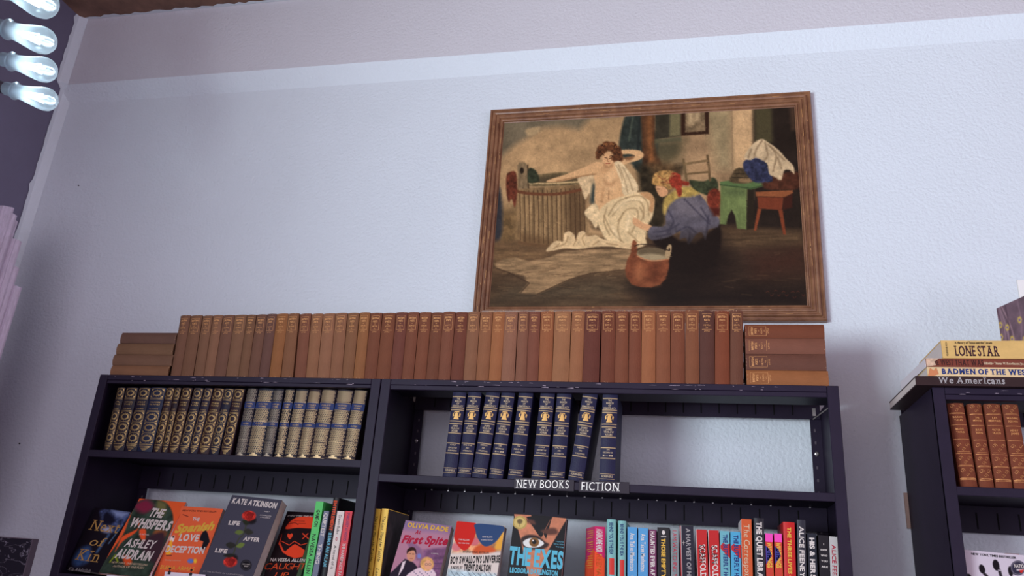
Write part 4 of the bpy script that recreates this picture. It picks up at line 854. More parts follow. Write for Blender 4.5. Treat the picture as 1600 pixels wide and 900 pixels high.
flat_text(*b4, 'THE WEST THAT WAS', .008, .118, (zz[3]-zz[2])*.22, (zz[3]-zz[2])*.6, INK['black'], 0, bold=.0, serif=True)
flat_text(*b4, 'Edited by Thomas W. Knowles and Joe R. Lansdale', .128, .11, (zz[3]-zz[2])*.35, (zz[3]-zz[2])*.28, INK['cream'], 0, bold=.022)
th = b4[1]; m = MB(); Lb = b4[2]; m.add([(0, -.0008, Lb), (th, -.0008, Lb), (th, -.0008, Lb-.03), (th*.6, -.0008, Lb-.018), (th*.2, -.0008, Lb-.022)], [(0, 1, 2, 3, 4)]); m.build('frayed_corner', mat('pale_fray', (206, 180, 160), .8, var=.4, vscale=80), b4[0])
m = MB().box(-.0004, th+.0004, .004, .234, Lb-.0003, Lb+.0006).build('jacket_flap', mat('white_flap', (206, 206, 222), .6, gain=1.1), b4[0])
xl = U(1471.5, 545, 1, yf).x
b5 = flat_book('yellow_western_book', 'yellow spined hardcover with tall dark serif capitals, top of the stack', xl, zz[3]+.0002, zz[4], .30, .20, yf, (216, 184, 120), 1.3, 0, .0, yaw=.0)
th = zz[4]-zz[3]
flat_text(*b5, 'LONE STAR', .027, .098, th*.14, th*.52, mat('plum_ink', (56, 26, 44), .5), 0, bold=.022, serif=True, gap=.05)
flat_text(*b5, 'A History of Texas and the Texans', .030, .082, th*.80, th*.12, INK['black'], 0, bold=.022)
m = MB(); put_text(m, 'FEHRENBACH', (th*.12, -.0006, b5[2]-.013), (1, 0, 0), (0, 0, 1), .0042, th*.78, 0); m.build('spine_lettering', INK['black'], b5[0])
# floral picture and pale card behind the stack
pA = U(1557, 482, 1, .16); pB = U(1591.5, 455, 1, .05)
def slab(name, pa, pb, h, zb, thick, label, cat, paint, mside):
    d = Vector((pb.x-pa.x, pb.y-pa.y, 0)); W = d.length; L_ = W+.22; d.normalize()
    root = empty(name, (pa.x, pa.y, zb), label, cat); root.rotation_euler = (0, 0, math.atan2(d.y, d.x))
    MB().bbox(0, L_, 0, thick, 0, h, .0008).build('board', mside, root)
    A = Art(L_, h, 150, (92, 76, 90)); paint(A); A.build('printed_face', (0, -.0004, h), (1, 0, 0), (0, 0, 1), pmat('print_floral', .5, 1.25), root); return root
def flor(A):
    A.mottle(.25, 12, 3)
    for q in range(26):
        x = random.random(); A.line([(x, 1), (x+random.uniform(-.05, .05), .5), (x+random.uniform(-.1, .1), 0)], 1.6, random.choice([(62, 46, 60), (150, 126, 140), (120, 100, 116)]), 1, True, .8)
    for q in range(30):
        x, y = random.random(), random.uniform(.3, .95)
        for t in range(6): A.ell(x+.014*math.cos(t*1.047), y+.045*math.sin(t*1.047), .009, .026, (176, 158, 84), 1)
        A.ell(x, y, .009, .02, (96, 80, 150), 1)
zs5 = zz[4]+.0006
slab('floral_box', U(1557, 482, 1, .10), U(1593, 455, 1, .02), U(1557, 482, 1, .10).z-zs5, zs5, .02, 'plum box printed with yellow-violet flowers, standing on the stacked books at the right edge', 'box', flor, mat('plum_board', (92, 70, 84), .6))
pc = U(1589, 437, 1, .14); o = MB().bbox(-.0, .2, 0, .006, 0, pc.z-zs5, .0006).build('white_card', mat('white_card_mat', (226, 232, 240), .5)); o.location = (pc.x, .14, zs5)
o['label'] = 'plain white card standing behind the floral box at the right edge'; o['category'] = 'card'

# price cards at the foot of the paperbacks
for (x0, x1, y, lab, s_) in ((169.5, 239, 888, 'white shelf-talker card in front of the orange and green paperback', 'The whispers'), (258, 322, 893.5, 'white shelf-talker card with two black clips in front of the script-titled paperback', '')):
    p = U(x0, y, 1, .012); q = U(x1, y, 1, .012)
    root = empty('shelf_card', (p.x, .012, ZT+B1+.0005), lab, 'card', 'handwritten shelf cards')
    MB().box(0, q.x-p.x, 0, .0006, 0, p.z-ZT-B1).build('card_face', mat('card_white', (206, 208, 226), .6, gain=1.3), root)
    if s_: m = MB(); put_text(m, 'The whispers are', (.01, -.0004, p.z-ZT-B1-.014), (1, 0, 0), (0, 0, 1), .004, .07, 0, shear=.2); m.build('card_lettering', INK['navy'], root)
    else:
        for cx in (265.5, 299.5):
            c = U(cx, 892, 1, .012); m = MB().bbox(c.x-p.x-.003, c.x-p.x+.003, -.004, .003, p.z-ZT-B1-.006, p.z-ZT-B1+.002, .0005).tube([(c.x-p.x, -.002, p.z-ZT-B1+.001), (c.x-p.x, -.002, p.z-ZT-B1+.008)], .0012, 6)
            m.lathe([(.0, -.003), (.003, -.0015), (.003, .0015), (0, .003)], Matrix.Translation((c.x-p.x, -.002, p.z-ZT-B1+.009)), 10); m.build('clip', BLKC, root)

# ------------------------------------------------------------------ framed painting
YP = YW-.030
FX0, FX1 = U(765, 171, 1, YP).x, U(1268, 139, 1, YP).x
FX0 = (U(765, 171, 1, YP).x+U(741, 455, 1, YP).x)/2; FX1 = (U(1268, 139, 1, YP).x+U(1292, 500, 1, YP).x)/2
FZ1 = (U(765, 171, 1, YP).z+U(1268, 139, 1, YP).z)/2; FZ0 = U(1292, 500, 1, YP).z
FWd = .052
pr = empty('framed_painting', ((FX0+FX1)/2, YW, FZ0), 'large brown ridged-frame oil painting of a bather by a wooden tub, hung on the wall', 'painting')
FM = mat('frame_wood', (124, 90, 66), .45, gain=1.1, var=.3, vscale=26, stretch=(1, 1, 1), bump=.2, bscale=180, spec=.6, dark=(98, 64, 46))
W_, H_ = FX1-FX0, FZ1-FZ0
prof = [(0, 0), (0, .022), (.003, .026), (.007, .026), (.010, .021), (.013, .021), (.015, .027), (.019, .029), (.023, .027), (.025, .022), (.028, .022), (.030, .026), (.034, .027), (.037, .024), (.039, .018), (.042, .018), (.044, .021), (.048, .020), (.050, .014), (.052, .013), (.052, .004)]
cor = [(-W_/2, 0), (W_/2, 0), (W_/2, H_), (-W_/2, H_)]; inw = [(1, 1), (-1, 1), (-1, -1), (1, -1)]
for k_ in range(4):
    v = []
    for e in (k_, (k_+1) % 4):
        cx, cz_ = cor[e]; ix, iz = inw[e]
        for (a, hgt) in prof: v.append((cx+ix*a, -hgt, cz_+iz*a))
    n = len(prof); f = [(i, i+1, n+i+1, n+i) for i in range(n-1)]; f.append((n-1, 0, n, 2*n-1))
    meshobj('frame_rail', v, f, FM, pr)
mb = MB()
for k_ in range(90):
    e = random.randint(0, 3); a = random.choice([.017, .020, .032, .034, .046]); t_ = random.random(); l = random.uniform(.004, .03)
    hg = np.interp(a, [p[0] for p in prof], [p[1] for p in prof])+.0004
    if e == 0: q = [(-W_/2+a+t_*(W_-2*a-l), a), (l, .0009)]
    elif e == 2: q = [(-W_/2+a+t_*(W_-2*a-l), H_-a), (l, .0009)]
    elif e == 1: q = [(W_/2-a, a+t_*(H_-2*a-l)), (.0009, l)]
    else: q = [(-W_/2+a, a+t_*(H_-2*a-l)), (.0009, l)]
    (x, z_), (dx, dz) = q; mb.add([(x, -hg, z_), (x+dx, -hg, z_), (x+dx, -hg, z_+dz), (x, -hg, z_+dz)], [(0, 1, 2, 3)])
o = mb.build('gilt_wear', mat('worn_gilt', (206, 164, 112), .4, metal=.4, gain=1.2), pr); o['kind'] = 'stuff'
MB().box(-W_/2+.01, W_/2-.01, -.004, -.001, .01, H_-.01).build('backing_board', mat('backing', (90, 70, 55), .8), pr)
PX0 = FX0+FWd-.002; PX1 = FX1-FWd+.002; PZ0 = FZ0+FWd-.002; PZ1 = FZ1-FWd+.002; YC = YW-.012
def ptf(x, y):
    # canvas spots are bilinear in the inner frame opening
    p = U(740+x/2.307, 120+y/2.307, 1, YC); return (p.x-PX0, PZ1-p.z)
A = Art(PX1-PX0, PZ1-PZ0, 620, (172, 142, 104), ptf)
P_ = A.poly; L_ = A.line; E_ = A.ell
A.mottle(.16, 60, 5); A.mottle(.10, 14, 9)
P_([(80,140),(540,110),(520,140),(420,150),(380,190),(320,178),(250,182),(200,215),(150,245),(85,300)], (112, 104, 86), 10, False, (.15, 40, 1)); P_([(190,190),(240,180),(225,205),(195,212)], (170, 148, 112), 3, True)
P_([(640,90),(1012,80),(1014,560),(640,560)], (160, 132, 100), 8, False, (.22, 40, 12)); P_([(820,110),(930,105),(930,330),(880,330)], (150, 136, 104), 14, False, (.2, 30, 2)); P_([(930,95),(1010,92),(1012,360),(940,360)], (184, 154, 116), 5, False, (.14, 26, 4)); L_([(930,100),(934,360)], 2.5, (140, 118, 90), 2)
P_([(660,240),(760,230),(740,300),(690,330),(650,300)], (96, 88, 64), 16)
P_([(70,470),(170,470),(170,640),(70,640)], (118, 94, 62), 22, False, (.3, 12, 7)); P_([(60,385),(92,390),(104,470),(102,560),(85,600),(55,600)], (52, 56, 66), 4, True, (.2, 14, 3))
P_([(1008,85),(1230,70),(1230,600),(860,600),(900,480),(1008,440)], (44, 36, 32), 5, False, (.2, 30, 8)); P_([(1012,92),(1074,90),(1078,235),(1014,250)], (76, 72, 50), 5); P_([(1140,90),(1158,90),(1160,190),(1148,190)], (84, 62, 50), 6)
# floor
P_([(40,590),(160,596),(280,608),(420,575),(640,570),(900,535),(1240,560),(1260,860),(30,860)], (88, 68, 50), 8, False, (.3, (14, 50), 6)); P_([(700,640),(860,620),(1240,580),(1260,860),(600,860),(640,740)], (60, 46, 38), 30, False, (.3, (10, 60), 4)); P_([(1000,640),(1190,610),(1200,700),(1020,720)], (70, 44, 36), 26); P_([(60,600),(180,606),(330,640),(120,690),(60,680)], (120, 94, 66), 16, False, (.3, (8, 40), 2))
P_([(120,750),(480,720),(560,760),(500,810),(60,815)], (84, 72, 56), 24, False, (.3, (8, 40), 14)); P_([(700,760),(1190,760),(1200,830),(640,830)], (38, 30, 28), 20); P_([(880,560),(1180,560),(1190,600),(900,610)], (86, 68, 50), 12, False, (.35, (6, 50), 3))
for q in range(80):
    x, y = random.uniform(70, 1190), random.uniform(600, 805); c = random.choice([(118, 92, 64), (66, 50, 38), (100, 78, 58)]); k2 = .6 if x < 600 else .35
    L_([(x, y), (x+random.uniform(15, 60), y+random.uniform(-5, 5))], 1.3, c, 1, False, k2)
# curtain, hanging, window, little mirror
P_([(552,126),(602,124),(640,170),(668,240),(650,330),(600,345),(566,310),(524,258)], (50, 62, 60), 3, True, (.35, 14, 2)); L_([(575,140),(560,230)], 3, (74, 88, 78), 2); L_([(600,150),(590,290)], 4, (34, 42, 44), 3)
P_([(602,118),(655,116),(655,250),(672,300),(690,350),(640,350),(610,330)], (82, 54, 36), 3, False, (.4, 16, 9)); P_([(622,130),(642,130),(648,260),(655,320),(632,320)], (128, 80, 46), 5, True, (.3, 10, 3))
P_([(655,120),(748,114),(748,214),(655,226)], (58, 56, 46), 2, False, (.25, 20, 3)); P_([(708,118),(746,115),(746,212),(706,216)], (112, 108, 78), 3); P_([(652,226),(748,216),(750,232),(655,240)], (92, 92, 70), 2); P_([(655,240),(740,234),(735,275),(665,290)], (84, 80, 60), 9)
P_([(748,108),(848,104),(848,206),(748,212)], (58, 36, 26), 1.5); P_([(762,122),(833,118),(835,195),(763,200)], (122, 104, 80), 1.5, False, (.3, 10, 2)); P_([(770,128),(790,126),(792,170),(775,172)], (176, 156, 122), 5); P_([(796,128),(815,127),(813,160),(797,160)], (170, 150, 118), 4)
# tub
P_([(150,402),(250,398),(395,385),(402,470),(404,545),(380,590),(285,612),(172,602),(160,560),(154,480)], (140, 114, 80), 2, False, (.3, (60, 8), 5))
for q in range(15):
    x = 166+q*16.5; L_([(x, 412-q*.8), (x+3, 500), (x+4, 600-abs(q-6)*1.5)], 1.9, (66, 46, 32), .9, False, .8)
    L_([(x+7, 420), (x+8, 590)], 3, (176, 150, 108) if q < 11 else (112, 88, 62), 2, False, .45)
P_([(330,400),(396,388),(404,545),(376,590),(340,600)], (78, 56, 38), 16, False, None, .55); P_([(165,560),(280,585),(270,612),(172,602)], (96, 70, 46), 8, False, None, .6)
P_([(188,376),(240,352),(345,344),(390,362),(398,384),(270,394),(190,392)], (112, 98, 70), 2, True, (.3, 8, 2)); P_([(205,380),(250,362),(340,354),(380,370),(300,380)], (84, 74, 54), 4, True); L_([(190,384),(280,384),(398,377)], 3.4, (190, 166, 122), 1)
L_([(148,410),(200,420),(300,422),(400,404)], 7, (112, 68, 46), 1.4, True); L_([(166,597),(230,606),(290,608),(350,598)], 7, (112, 84, 58), 1.4, True)
P_([(158,318),(166,308),(184,308),(193,318),(198,402),(160,404)], (126, 108, 82), 1.6, False, (.25, (20, 5), 3)); E_(174, 338, 7, 11, (44, 34, 26), 1.5); L_([(195,320),(198,400)], 3, (78, 62, 46), 1)
P_([(118,360),(128,344),(150,342),(156,370),(156,430),(148,470),(138,440),(126,450),(118,410)], (104, 50, 36), 2, True, (.5, 8, 5)); P_([(198,332),(220,334),(236,362),(232,378),(198,380)], (52, 62, 46), 2, True, (.5, 7, 3))
# dark between the figures
P_([(598,320),(680,330),(760,320),(700,420),(690,540),(620,560),(600,440)], (52, 46, 34), 8, True, (.4, 12, 6)); P_([(640,310),(720,318),(740,350),(660,360)], (94, 72, 48), 10, True, (.4, 8, 3))
# seat and draped cloth behind
L_([(406,500),(412,565),(480,578)], 4, (150, 124, 88), 1); L_([(420,540),(470,552)], 3, (150, 124, 88), 1); P_([(398,490),(440,450),(470,470),(470,560),(430,548)], (70, 56, 42), 4, False, None, .6)
SKN = (204, 164, 120)
P_([(376,362),(430,350),(446,360),(442,420),(430,470),(418,420),(402,442),(388,400)], (196, 174, 138), 1.6, True, (.22, 10, 3)); P_([(430,388),(440,400),(436,450),(420,450)], (60, 72, 70), 4, True)
# raised arm, torso, stretched arm
P_([(520,266),(560,262),(600,266),(613,282),(600,298),(560,310),(536,318),(530,302),(566,290),(580,284),(560,278),(524,280)], SKN, 1.6, True); P_([(545,292),(580,286),(560,302)], (134, 92, 62), 3, True)
P_([(436,312),(470,306),(512,306),(548,330),(566,380),(572,420),(540,452),(490,482),(448,480),(436,440),(438,390),(432,350)], SKN, 1.8, True, (.06, 14, 5))
P_([(444,306),(398,326),(330,352),(268,372),(272,380),(330,374),(392,358),(448,348),(470,330)], SKN, 1.5, True); L_([(300,376),(390,358),(440,350)], 2.4, (150, 112, 76), 2)
P_([(500,330),(512,340),(508,400),(480,410),(470,380)], (222, 184, 140), 9, True, None, .7); P_([(470,372),(490,382),(512,372),(502,392),(478,392)], (164, 122, 84), 5, True, None, .7); L_([(468,400),(462,450)], 4, (160, 120, 84), 3, False, .6); P_([(460,330),(480,322),(486,340),(466,346)], (184, 142, 100), 5, True, None, .6); L_([(488,410),(486,440)], 1.6, (150, 110, 78), 1.5)
E_(484, 295, 20, 25, (206, 162, 118), 1.5, .15); P_([(470,312),(486,322),(500,314),(498,326),(474,326)], (170, 126, 88), 3, True); L_([(472,291),(481,293)], 1.8, (84, 52, 36)); L_([(489,294),(498,292)], 1.8, (84, 52, 36)); L_([(484,296),(482,304),(486,305)], 1.3, (150, 100, 70)); L_([(478,312),(491,312)], 2, (150, 64, 50))
for (cx, cy, r) in ((462,262,18),(480,250,18),(500,252,18),(515,266,18),(522,284,16),(452,276,13),(505,292,10),(530,296,10),(448,290,8),(512,302,8)): E_(cx, cy, r, r, (96, 58, 36), 2, 0, (.5, 5, cx))
for q in range(26):
    a_ = random.uniform(0, 6.28); cx, cy = 488+34*math.cos(a_), 266+22*math.sin(a_); L_([(cx-5, cy), (cx, cy-5), (cx+5, cy+1)], 1.4, random.choice([(150, 96, 56), (58, 32, 22)]), .8, True)
# towel from the shoulder and the big wrap
P_([(508,308),(530,306),(556,336),(582,372),(594,398),(586,418),(560,428),(538,420),(532,380),(516,340)], (206, 188, 152), 1.6, True, (.12, 10, 2))
for a_, b_ in (((522,316),(556,420)), ((538,326),(574,410)), ((514,320),(536,372))): L_([a_, ((a_[0]+b_[0])/2+4, (a_[1]+b_[1])/2), b_], 2, (150, 128, 96), 1.5, True, .8)
P_([(455,478),(490,448),(545,428),(596,416),(634,420),(650,446),(646,500),(626,540),(620,580),(622,604),(580,616),(520,600),(480,588),(462,560),(448,530),(446,500)], (208, 188, 148), 2, True, (.10, 16, 7))
P_([(600,418),(632,416),(652,440),(646,486),(632,480),(636,450),(612,432)], (184, 142, 100), 2, True)
for pts in ([(486,500),(520,450),(590,428),(625,450),(632,500)], [(500,500),(540,456),(590,446),(612,470),(612,510)], [(520,520),(550,480),(586,476),(592,510),(570,560)], [(470,500),(500,560),(540,596)], [(540,490),(520,540),(530,590)], [(600,470),(612,500),(596,530)], [(556,560),(580,580),(600,604)], [(480,470),(470,520),(490,570)]): L_(pts, 2.4, (146, 124, 90), 1.8, True, .75)
for pts in ([(510,480),(560,444),(606,444)], [(500,540),(520,580)], [(560,500),(552,550)]): L_(pts, 5, (228, 212, 176), 3, True, .6)
P_([(400,486),(436,456),(452,480),(450,520),(440,545),(424,520),(412,510)], (204, 184, 146), 1.8, True, (.2, 8, 2))
P_([(576,508),(592,512),(612,526),(642,536),(640,556),(606,548),(576,530)], (202, 156, 116), 1.5, True)
P_([(262,628),(278,604),(300,590),(322,592),(326,566),(344,556),(362,568),(368,586),(378,562),(398,556),(412,574),(440,570),(466,584),(510,592),(560,600),(604,592),(600,612),(560,620),(500,612),(440,612),(384,620),(330,618),(296,624)], (206, 182, 142), 1.6, True, (.14, 10, 4))
for pts in ([(300,612),(330,600),(340,575)], [(360,606),(372,584)], [(400,604),(392,580),(404,566)], [(430,606),(450,592)], [(290,618),(310,600)], [(480,600),(520,606)]): L_(pts, 2.2, (150, 124, 88), 1.5, True, .8)
# helper
P_([(640,566),(700,560),(740,590),(800,600),(850,560),(886,528),(894,560),(890,620),(868,660),(878,680),(850,688),(830,705),(760,712),(706,700),(700,640),(650,600)], (34, 26, 24), 3, False, (.15, 20, 2))
P_([(688,470),(706,440),(740,410),(784,402),(820,428),(856,478),(886,514),(880,540),(846,552),(836,588),(822,560),(800,570),(776,604),(764,580),(742,584),(744,556),(700,578),(646,588),(628,572),(640,540),(690,534)], (88, 88, 106), 1.8, True, (.22, 12, 8))
P_([(720,450),(770,430),(820,460),(840,500),(780,500),(730,490)], (114, 112, 128), 10, True, None, .7)
for pts in ([(700,480),(720,520),(700,560)], [(760,440),(800,480),(850,530)], [(730,560),(770,540),(800,560)], [(650,560),(700,552),(740,530)], [(820,470),(850,520)], [(660,575),(710,566)], [(780,560),(776,595)], [(846,500),(840,560)]): L_(pts, 3, (58, 58, 78), 2, True, .8)
P_([(688,440),(720,412),(760,396),(800,400),(816,420),(780,432),(740,436),(706,462),(690,496),(682,480)], (168, 146, 76), 3, True, (.25, 8, 6)); P_([(656,394),(680,392),(700,408),(696,426),(676,432),(664,420)], (202, 152, 112), 1.5, True); L_([(662,404),(670,404)], 1.5, (60, 36, 28)); 
P_([(644,384),(650,352),(680,338),(716,340),(740,362),(736,390),(706,408),(690,396),(664,392)], (172, 132, 76), 2, True, (.4, 6, 5)); P_([(716,346),(744,352),(750,372),(778,380),(772,392),(752,392),(750,424),(738,430),(728,402),(716,398),(704,372)], (156, 52, 38), 1.6, True, (.35, 6, 8))
for q in range(16): L_([(650+random.random()*80, 350+random.random()*40)]+[(660+random.random()*70, 350+random.random()*40)], 1.4, random.choice([(206, 170, 100), (150, 60, 44), (98, 60, 40)]), 1, False, .6)
# chair, bundle, pot
P_([(780,372),(830,376),(862,362),(880,380),(880,412),(850,428),(806,412),(784,392)], (56, 66, 46), 2, True, (.45, 8, 4)); E_(868, 440, 27, 38, (124, 50, 36), 2, 0, (.4, 8, 6)); P_([(850,470),(892,470),(890,500),(866,500)], (86, 34, 28), 4)
L_([(756,298),(768,374)], 5, (112, 94, 66), 1.2); L_([(843,284),(852,372)], 5, (104, 84, 58), 1.2); L_([(762,314),(840,302)], 6, (126, 104, 74), 1.2); L_([(768,350),(848,342)], 5, (110, 90, 62), 1.2); P_([(770,322),(842,314),(846,338),(772,344)], (164, 134, 100), 3)
# green table, things on it, stool
P_([(890,392),(988,400),(984,549),(950,546),(942,500),(930,478),(918,500),(910,532),(888,530)], (106, 130, 78), 1.6, False, (.2, (40, 10), 3)); P_([(986,402),(1012,398),(1012,545),(984,549)], (46, 40, 32), 2); P_([(888,378),(930,372),(1076,374),(1078,384),(1002,406),(890,392)], (84, 118, 72), 1.4); L_([(890,389),(1000,402),(1076,384)], 3, (62, 88, 54), 1); P_([(900,400),(980,406),(978,430),(902,425)], (76, 96, 62), 8, False, None, .7)
P_([(922,376),(930,352),(948,330),(984,332),(1004,360),(1006,378),(960,384)], (78, 66, 48), 1.8, True, (.4, 8, 2)); E_(980, 372, 26, 10, (134, 110, 80), 2); L_([(930,362),(990,364)], 1.6, (44, 36, 28)); L_([(940,348),(986,350)], 1.6, (44, 36, 28))
P_([(1040,346),(1080,352),(1172,344),(1174,400),(1100,408),(1046,398)], (82, 46, 34), 3, True, (.35, 10, 3))
P_([(972,326),(974,306),(1000,290),(1040,288),(1064,330),(1078,372),(1050,380),(1010,378),(984,350)], (46, 54, 88), 1.8, True, (.5, 7, 4))
P_([(976,292),(990,262),(1016,234),(1040,224),(1062,236),(1098,262),(1128,296),(1152,320),(1156,350),(1140,336),(1120,338),(1108,372),(1084,360),(1066,350),(1058,314),(1038,300),(1016,292),(998,300)], (186, 168, 138), 1.6, True, (.16, 12, 5))
for pts in ([(1040,230),(1020,260),(1010,290)], [(1050,236),(1060,280),(1050,300)], [(1062,244),(1090,280),(1080,340)], [(1096,290),(1110,330)], [(1000,262),(990,290)], [(1070,250),(1120,300)]): L_(pts, 3, (126, 108, 84), 2, True, .8)
P_([(1016,414),(1150,408),(1152,418),(1124,434),(1018,430)], (146, 84, 52), 1.5); P_([(1022,432),(1118,434),(1112,480),(1026,474)], (124, 58, 38), 1.5); P_([(1118,434),(1150,420),(1148,470),(1114,480)], (70, 34, 28), 2)
P_([(1024,474),(1038,476),(1018,555),(1010,553)], (140, 68, 42), 1.2); P_([(1098,478),(1114,480),(1126,568),(1116,567)], (132, 62, 38), 1.2)
# rug and bucket
P_([(76,672),(104,658),(150,650),(200,664),(250,656),(330,628),(420,622),(570,620),(582,690),(500,702),(420,708),(344,730),(300,752),(232,782),(166,778),(196,744),(180,716),(130,704),(84,690)], (150, 124, 92), 2.5, False, (.3, (5, 30), 11))
for q in range(60):
    t_ = random.random(); x = 90+460*t_; y = 690+random.uniform(-26, 40)*(.5+t_*.5); L_([(x, y), (x+random.uniform(14, 40), y-random.uniform(0, 8))], 1.3, random.choice([(156, 130, 96), (92, 70, 50)]), 1, False, .55)
for a_, b_ in (((130,706),(200,742)), ((200,744),(168,778)), ((230,782),(344,730)), ((344,730),(420,708)), ((420,708),(570,692)), ((84,690),(130,706))):
    L_([a_, b_], 2.2, (70, 52, 38), 1.2, False, .8)
P_([(660,600),(880,560),(930,640),(900,740),(780,800),(640,770),(600,700)], (36, 28, 26), 22, False, None, .85); P_([(560,745),(620,735),(700,760),(760,800),(640,800),(560,775)], (34, 28, 26), 14, True, None, .7)
P_([(546,694),(552,664),(566,636),(572,592),(580,586),(588,596),(590,640),(620,654),(660,660),(706,652),(704,690),(692,728),(672,748),(640,758),(600,757),(570,748),(551,722)], (128, 70, 46), 1.6, False, (.2, 10, 5)); E_(598, 702, 16, 32, (176, 108, 72), 9, .1, None, .8); E_(655, 705, 14, 34, (88, 44, 30), 9, 0, None, .6); E_(640, 748, 34, 7, (150, 90, 60), 5, 0, None, .5)
E_(646, 640, 58, 24, (150, 134, 104), 1.6, .07); E_(645, 634, 52, 20, (104, 92, 72), 2.5, .07); E_(646, 648, 46, 11, (156, 144, 116), 3, .05); L_([(590,646),(640,662),(702,656)], 2, (186, 120, 84), 1, True)
P_([(690,645),(696,616),(706,603),(714,610),(710,640),(702,656)], (168, 146, 112), 1.2, True); L_([(582,610),(600,603),(650,606),(704,626)], 2, (50, 38, 32), .8, True); E_(706, 622, 3, 5, (50, 38, 32), 1)
for q, s_ in enumerate(((1055, 776), (1070, 784), (1084, 772), (1096, 784), (1112, 776), (1124, 784), (1146, 776), (1152, 792), (1164, 776), (1184, 784))): L_([s_, (s_[0]+4, s_[1]+(5 if q % 2 else -4)), (s_[0]+10, s_[1]-1)], 1.1, (120, 56, 42), .6, True, .6)
A.mottle(.08, 3, 21)
_r9 = random.Random(5)
for q in range(7000):
    X_ = _r9.randint(4, A.nx-5); Y_ = _r9.randint(4, A.ny-5); c = A.img[Y_, X_]*_r9.uniform(.84, 1.17); ln = _r9.uniform(3, 9); a_ = _r9.gauss(0, .35) if Y_ > A.ny*.68 else _r9.choice([1.57, 1.57, 0, .8])+_r9.gauss(0, .4)
    x0, x1 = X_-ln/2*math.cos(a_), X_+ln/2*math.cos(a_); y0, y1 = Y_-ln/2*math.sin(a_), Y_+ln/2*math.sin(a_)
    tf_ = A.tf; A.tf = lambda x, y: (x/A.k, y/A.k); A.line([(x0, y0), (x1, y1)], 1.1, c, .7, False, .55); A.tf = tf_
lum = A.img.mean(axis=2, keepdims=True); A.img = A.img*.76+lum*np.array([1.10, .98, .80])*.24; A.img = 255*(np.clip(A.img, 0, 255)/255)**1.12
A.build('painted_canvas', (PX0-pr.location.x, YC-YW, PZ1-FZ0), (1, 0, 0), (0, 0, 1), pmat('oil_paint', .34, 1.12), pr)

# ------------------------------------------------------------------ hanging bulbs at the upper left
GLS = bpy.data.materials.new('bulb_glass'); GLS.use_nodes = True; nt = GLS.node_tree; nt.nodes.clear()
out = nt.nodes.new('ShaderNodeOutputMaterial'); tr = nt.nodes.new('ShaderNodeBsdfTransparent'); gl = nt.nodes.new('ShaderNodeBsdfGlossy'); gl.inputs['Roughness'].default_value = .12
tl_ = nt.nodes.new('ShaderNodeBsdfTranslucent'); tl_.inputs[0].default_value = (.82, .92, 1, 1); tr.inputs[0].default_value = (.93, .97, 1, 1)
fr = nt.nodes.new('ShaderNodeLayerWeight'); fr.inputs[0].default_value = .45; m1 = nt.nodes.new('ShaderNodeMixShader'); m2 = nt.nodes.new('ShaderNodeMixShader'); m2.inputs[0].default_value = .30
nt.links.new(fr.outputs['Facing'], m1.inputs[0]); nt.links.new(tr.outputs[0], m1.inputs[1]); nt.links.new(gl.outputs[0], m1.inputs[2]); nt.links.new(m1.outputs[0], m2.inputs[1]); nt.links.new(tl_.outputs[0], m2.inputs[2]); nt.links.new(m2.outputs[0], out.inputs[0])
FIL = bpy.data.materials.new('filament_light'); FIL.use_nodes = True; nt = FIL.node_tree; b_ = nt.nodes['Principled BSDF']; b_.inputs['Emission Color'].default_value = (.72, .92, 1, 1); b_.inputs['Emission Strength'].default_value = 20
BS = mat('bulb_socket', (60, 56, 70), .4)
WIRE = mat('bulb_wire', (120, 120, 130), .3, metal=.6)
YBu = -.35
bulbs = [((10, -18), (83, 11), 'topmost of the four, cut by the frame'), ((13, 46), (82, 68), 'second from the top'), ((18, 96), (84.5, 113), 'third from the top'), ((23.5, 142), (86, 159), 'lowest of the four')]
for (ra, ti, lab) in bulbs:
    p = U(*ra, 1, YBu); q = U(*ti, 1, YBu+.02); ax = (q-p); Lb = ax.length; ax.normalize()
    root = empty('filament_bulb', p, 'glowing clear filament bulb pointing right, '+lab, 'light bulb', 'filament bulbs at the upper left')
    root.rotation_euler = ax.to_track_quat('Z', 'Y').to_euler(); k2 = Lb/.125
    pr_ = [(.0200, 0), (.0245, .0012), (.0205, .003), (.0190, .006), (.0196, .02), (.0222, .04), (.0262, .062), (.0300, .082), (.0312, .094), (.0295, .106), (.024, .115), (.015, .1205), (.006, .1235), (.002, .125), (0, .1265)]
    MB().lathe([(r*k2, z*k2) for r, z in pr_], None, 32).build('glass_envelope', GLS, root, True)
    for a_ in range(4):
        t_ = a_*math.pi/2+.5; m = MB().tube([(.005*k2*math.cos(t_), .005*k2*math.sin(t_), .042*k2), (.011*k2*math.cos(t_+.3), .011*k2*math.sin(t_+.3), .088*k2)], .0020*k2, 6); m.build('filament', FIL, root)
    MB().lathe([(.009*k2, .0), (.007*k2, .02*k2), (.0035*k2, .034*k2), (.003*k2, .04*k2), (0, .041*k2)], None, 12).build('glass_stem', GLS, root, True)
    m = MB().tube([(0, 0, .04*k2), (0, 0, .1*k2)], .0007, 5)
    for a_ in range(4):
        t_ = a_*math.pi/2+.5; m.tube([(.011*k2*math.cos(t_+.3), .011*k2*math.sin(t_+.3), .088*k2), (0, 0, .1*k2)], .0006, 5)
    m.build('support_wire', WIRE, root)
    MB().lathe([(.0, -.07), (.016, -.07), (.019, -.06), (.019, -.034), (.016, -.030), (0, -.030)], None, 20).build('socket', BS, root, True)
    MB().lathe([(.0180*k2, -.032), (.0180*k2, .001)], None, 20).build('glass_sleeve', GLS, root, True)
a_ = U(-45, -60, 1, YBu); b2 = U(-45, 170, 1, YBu)
o = MB().tube([(a_.x, YBu, ZCE), (a_.x, YBu, b2.z)], .006, 10).build('lamp_stem', BS, None, True)
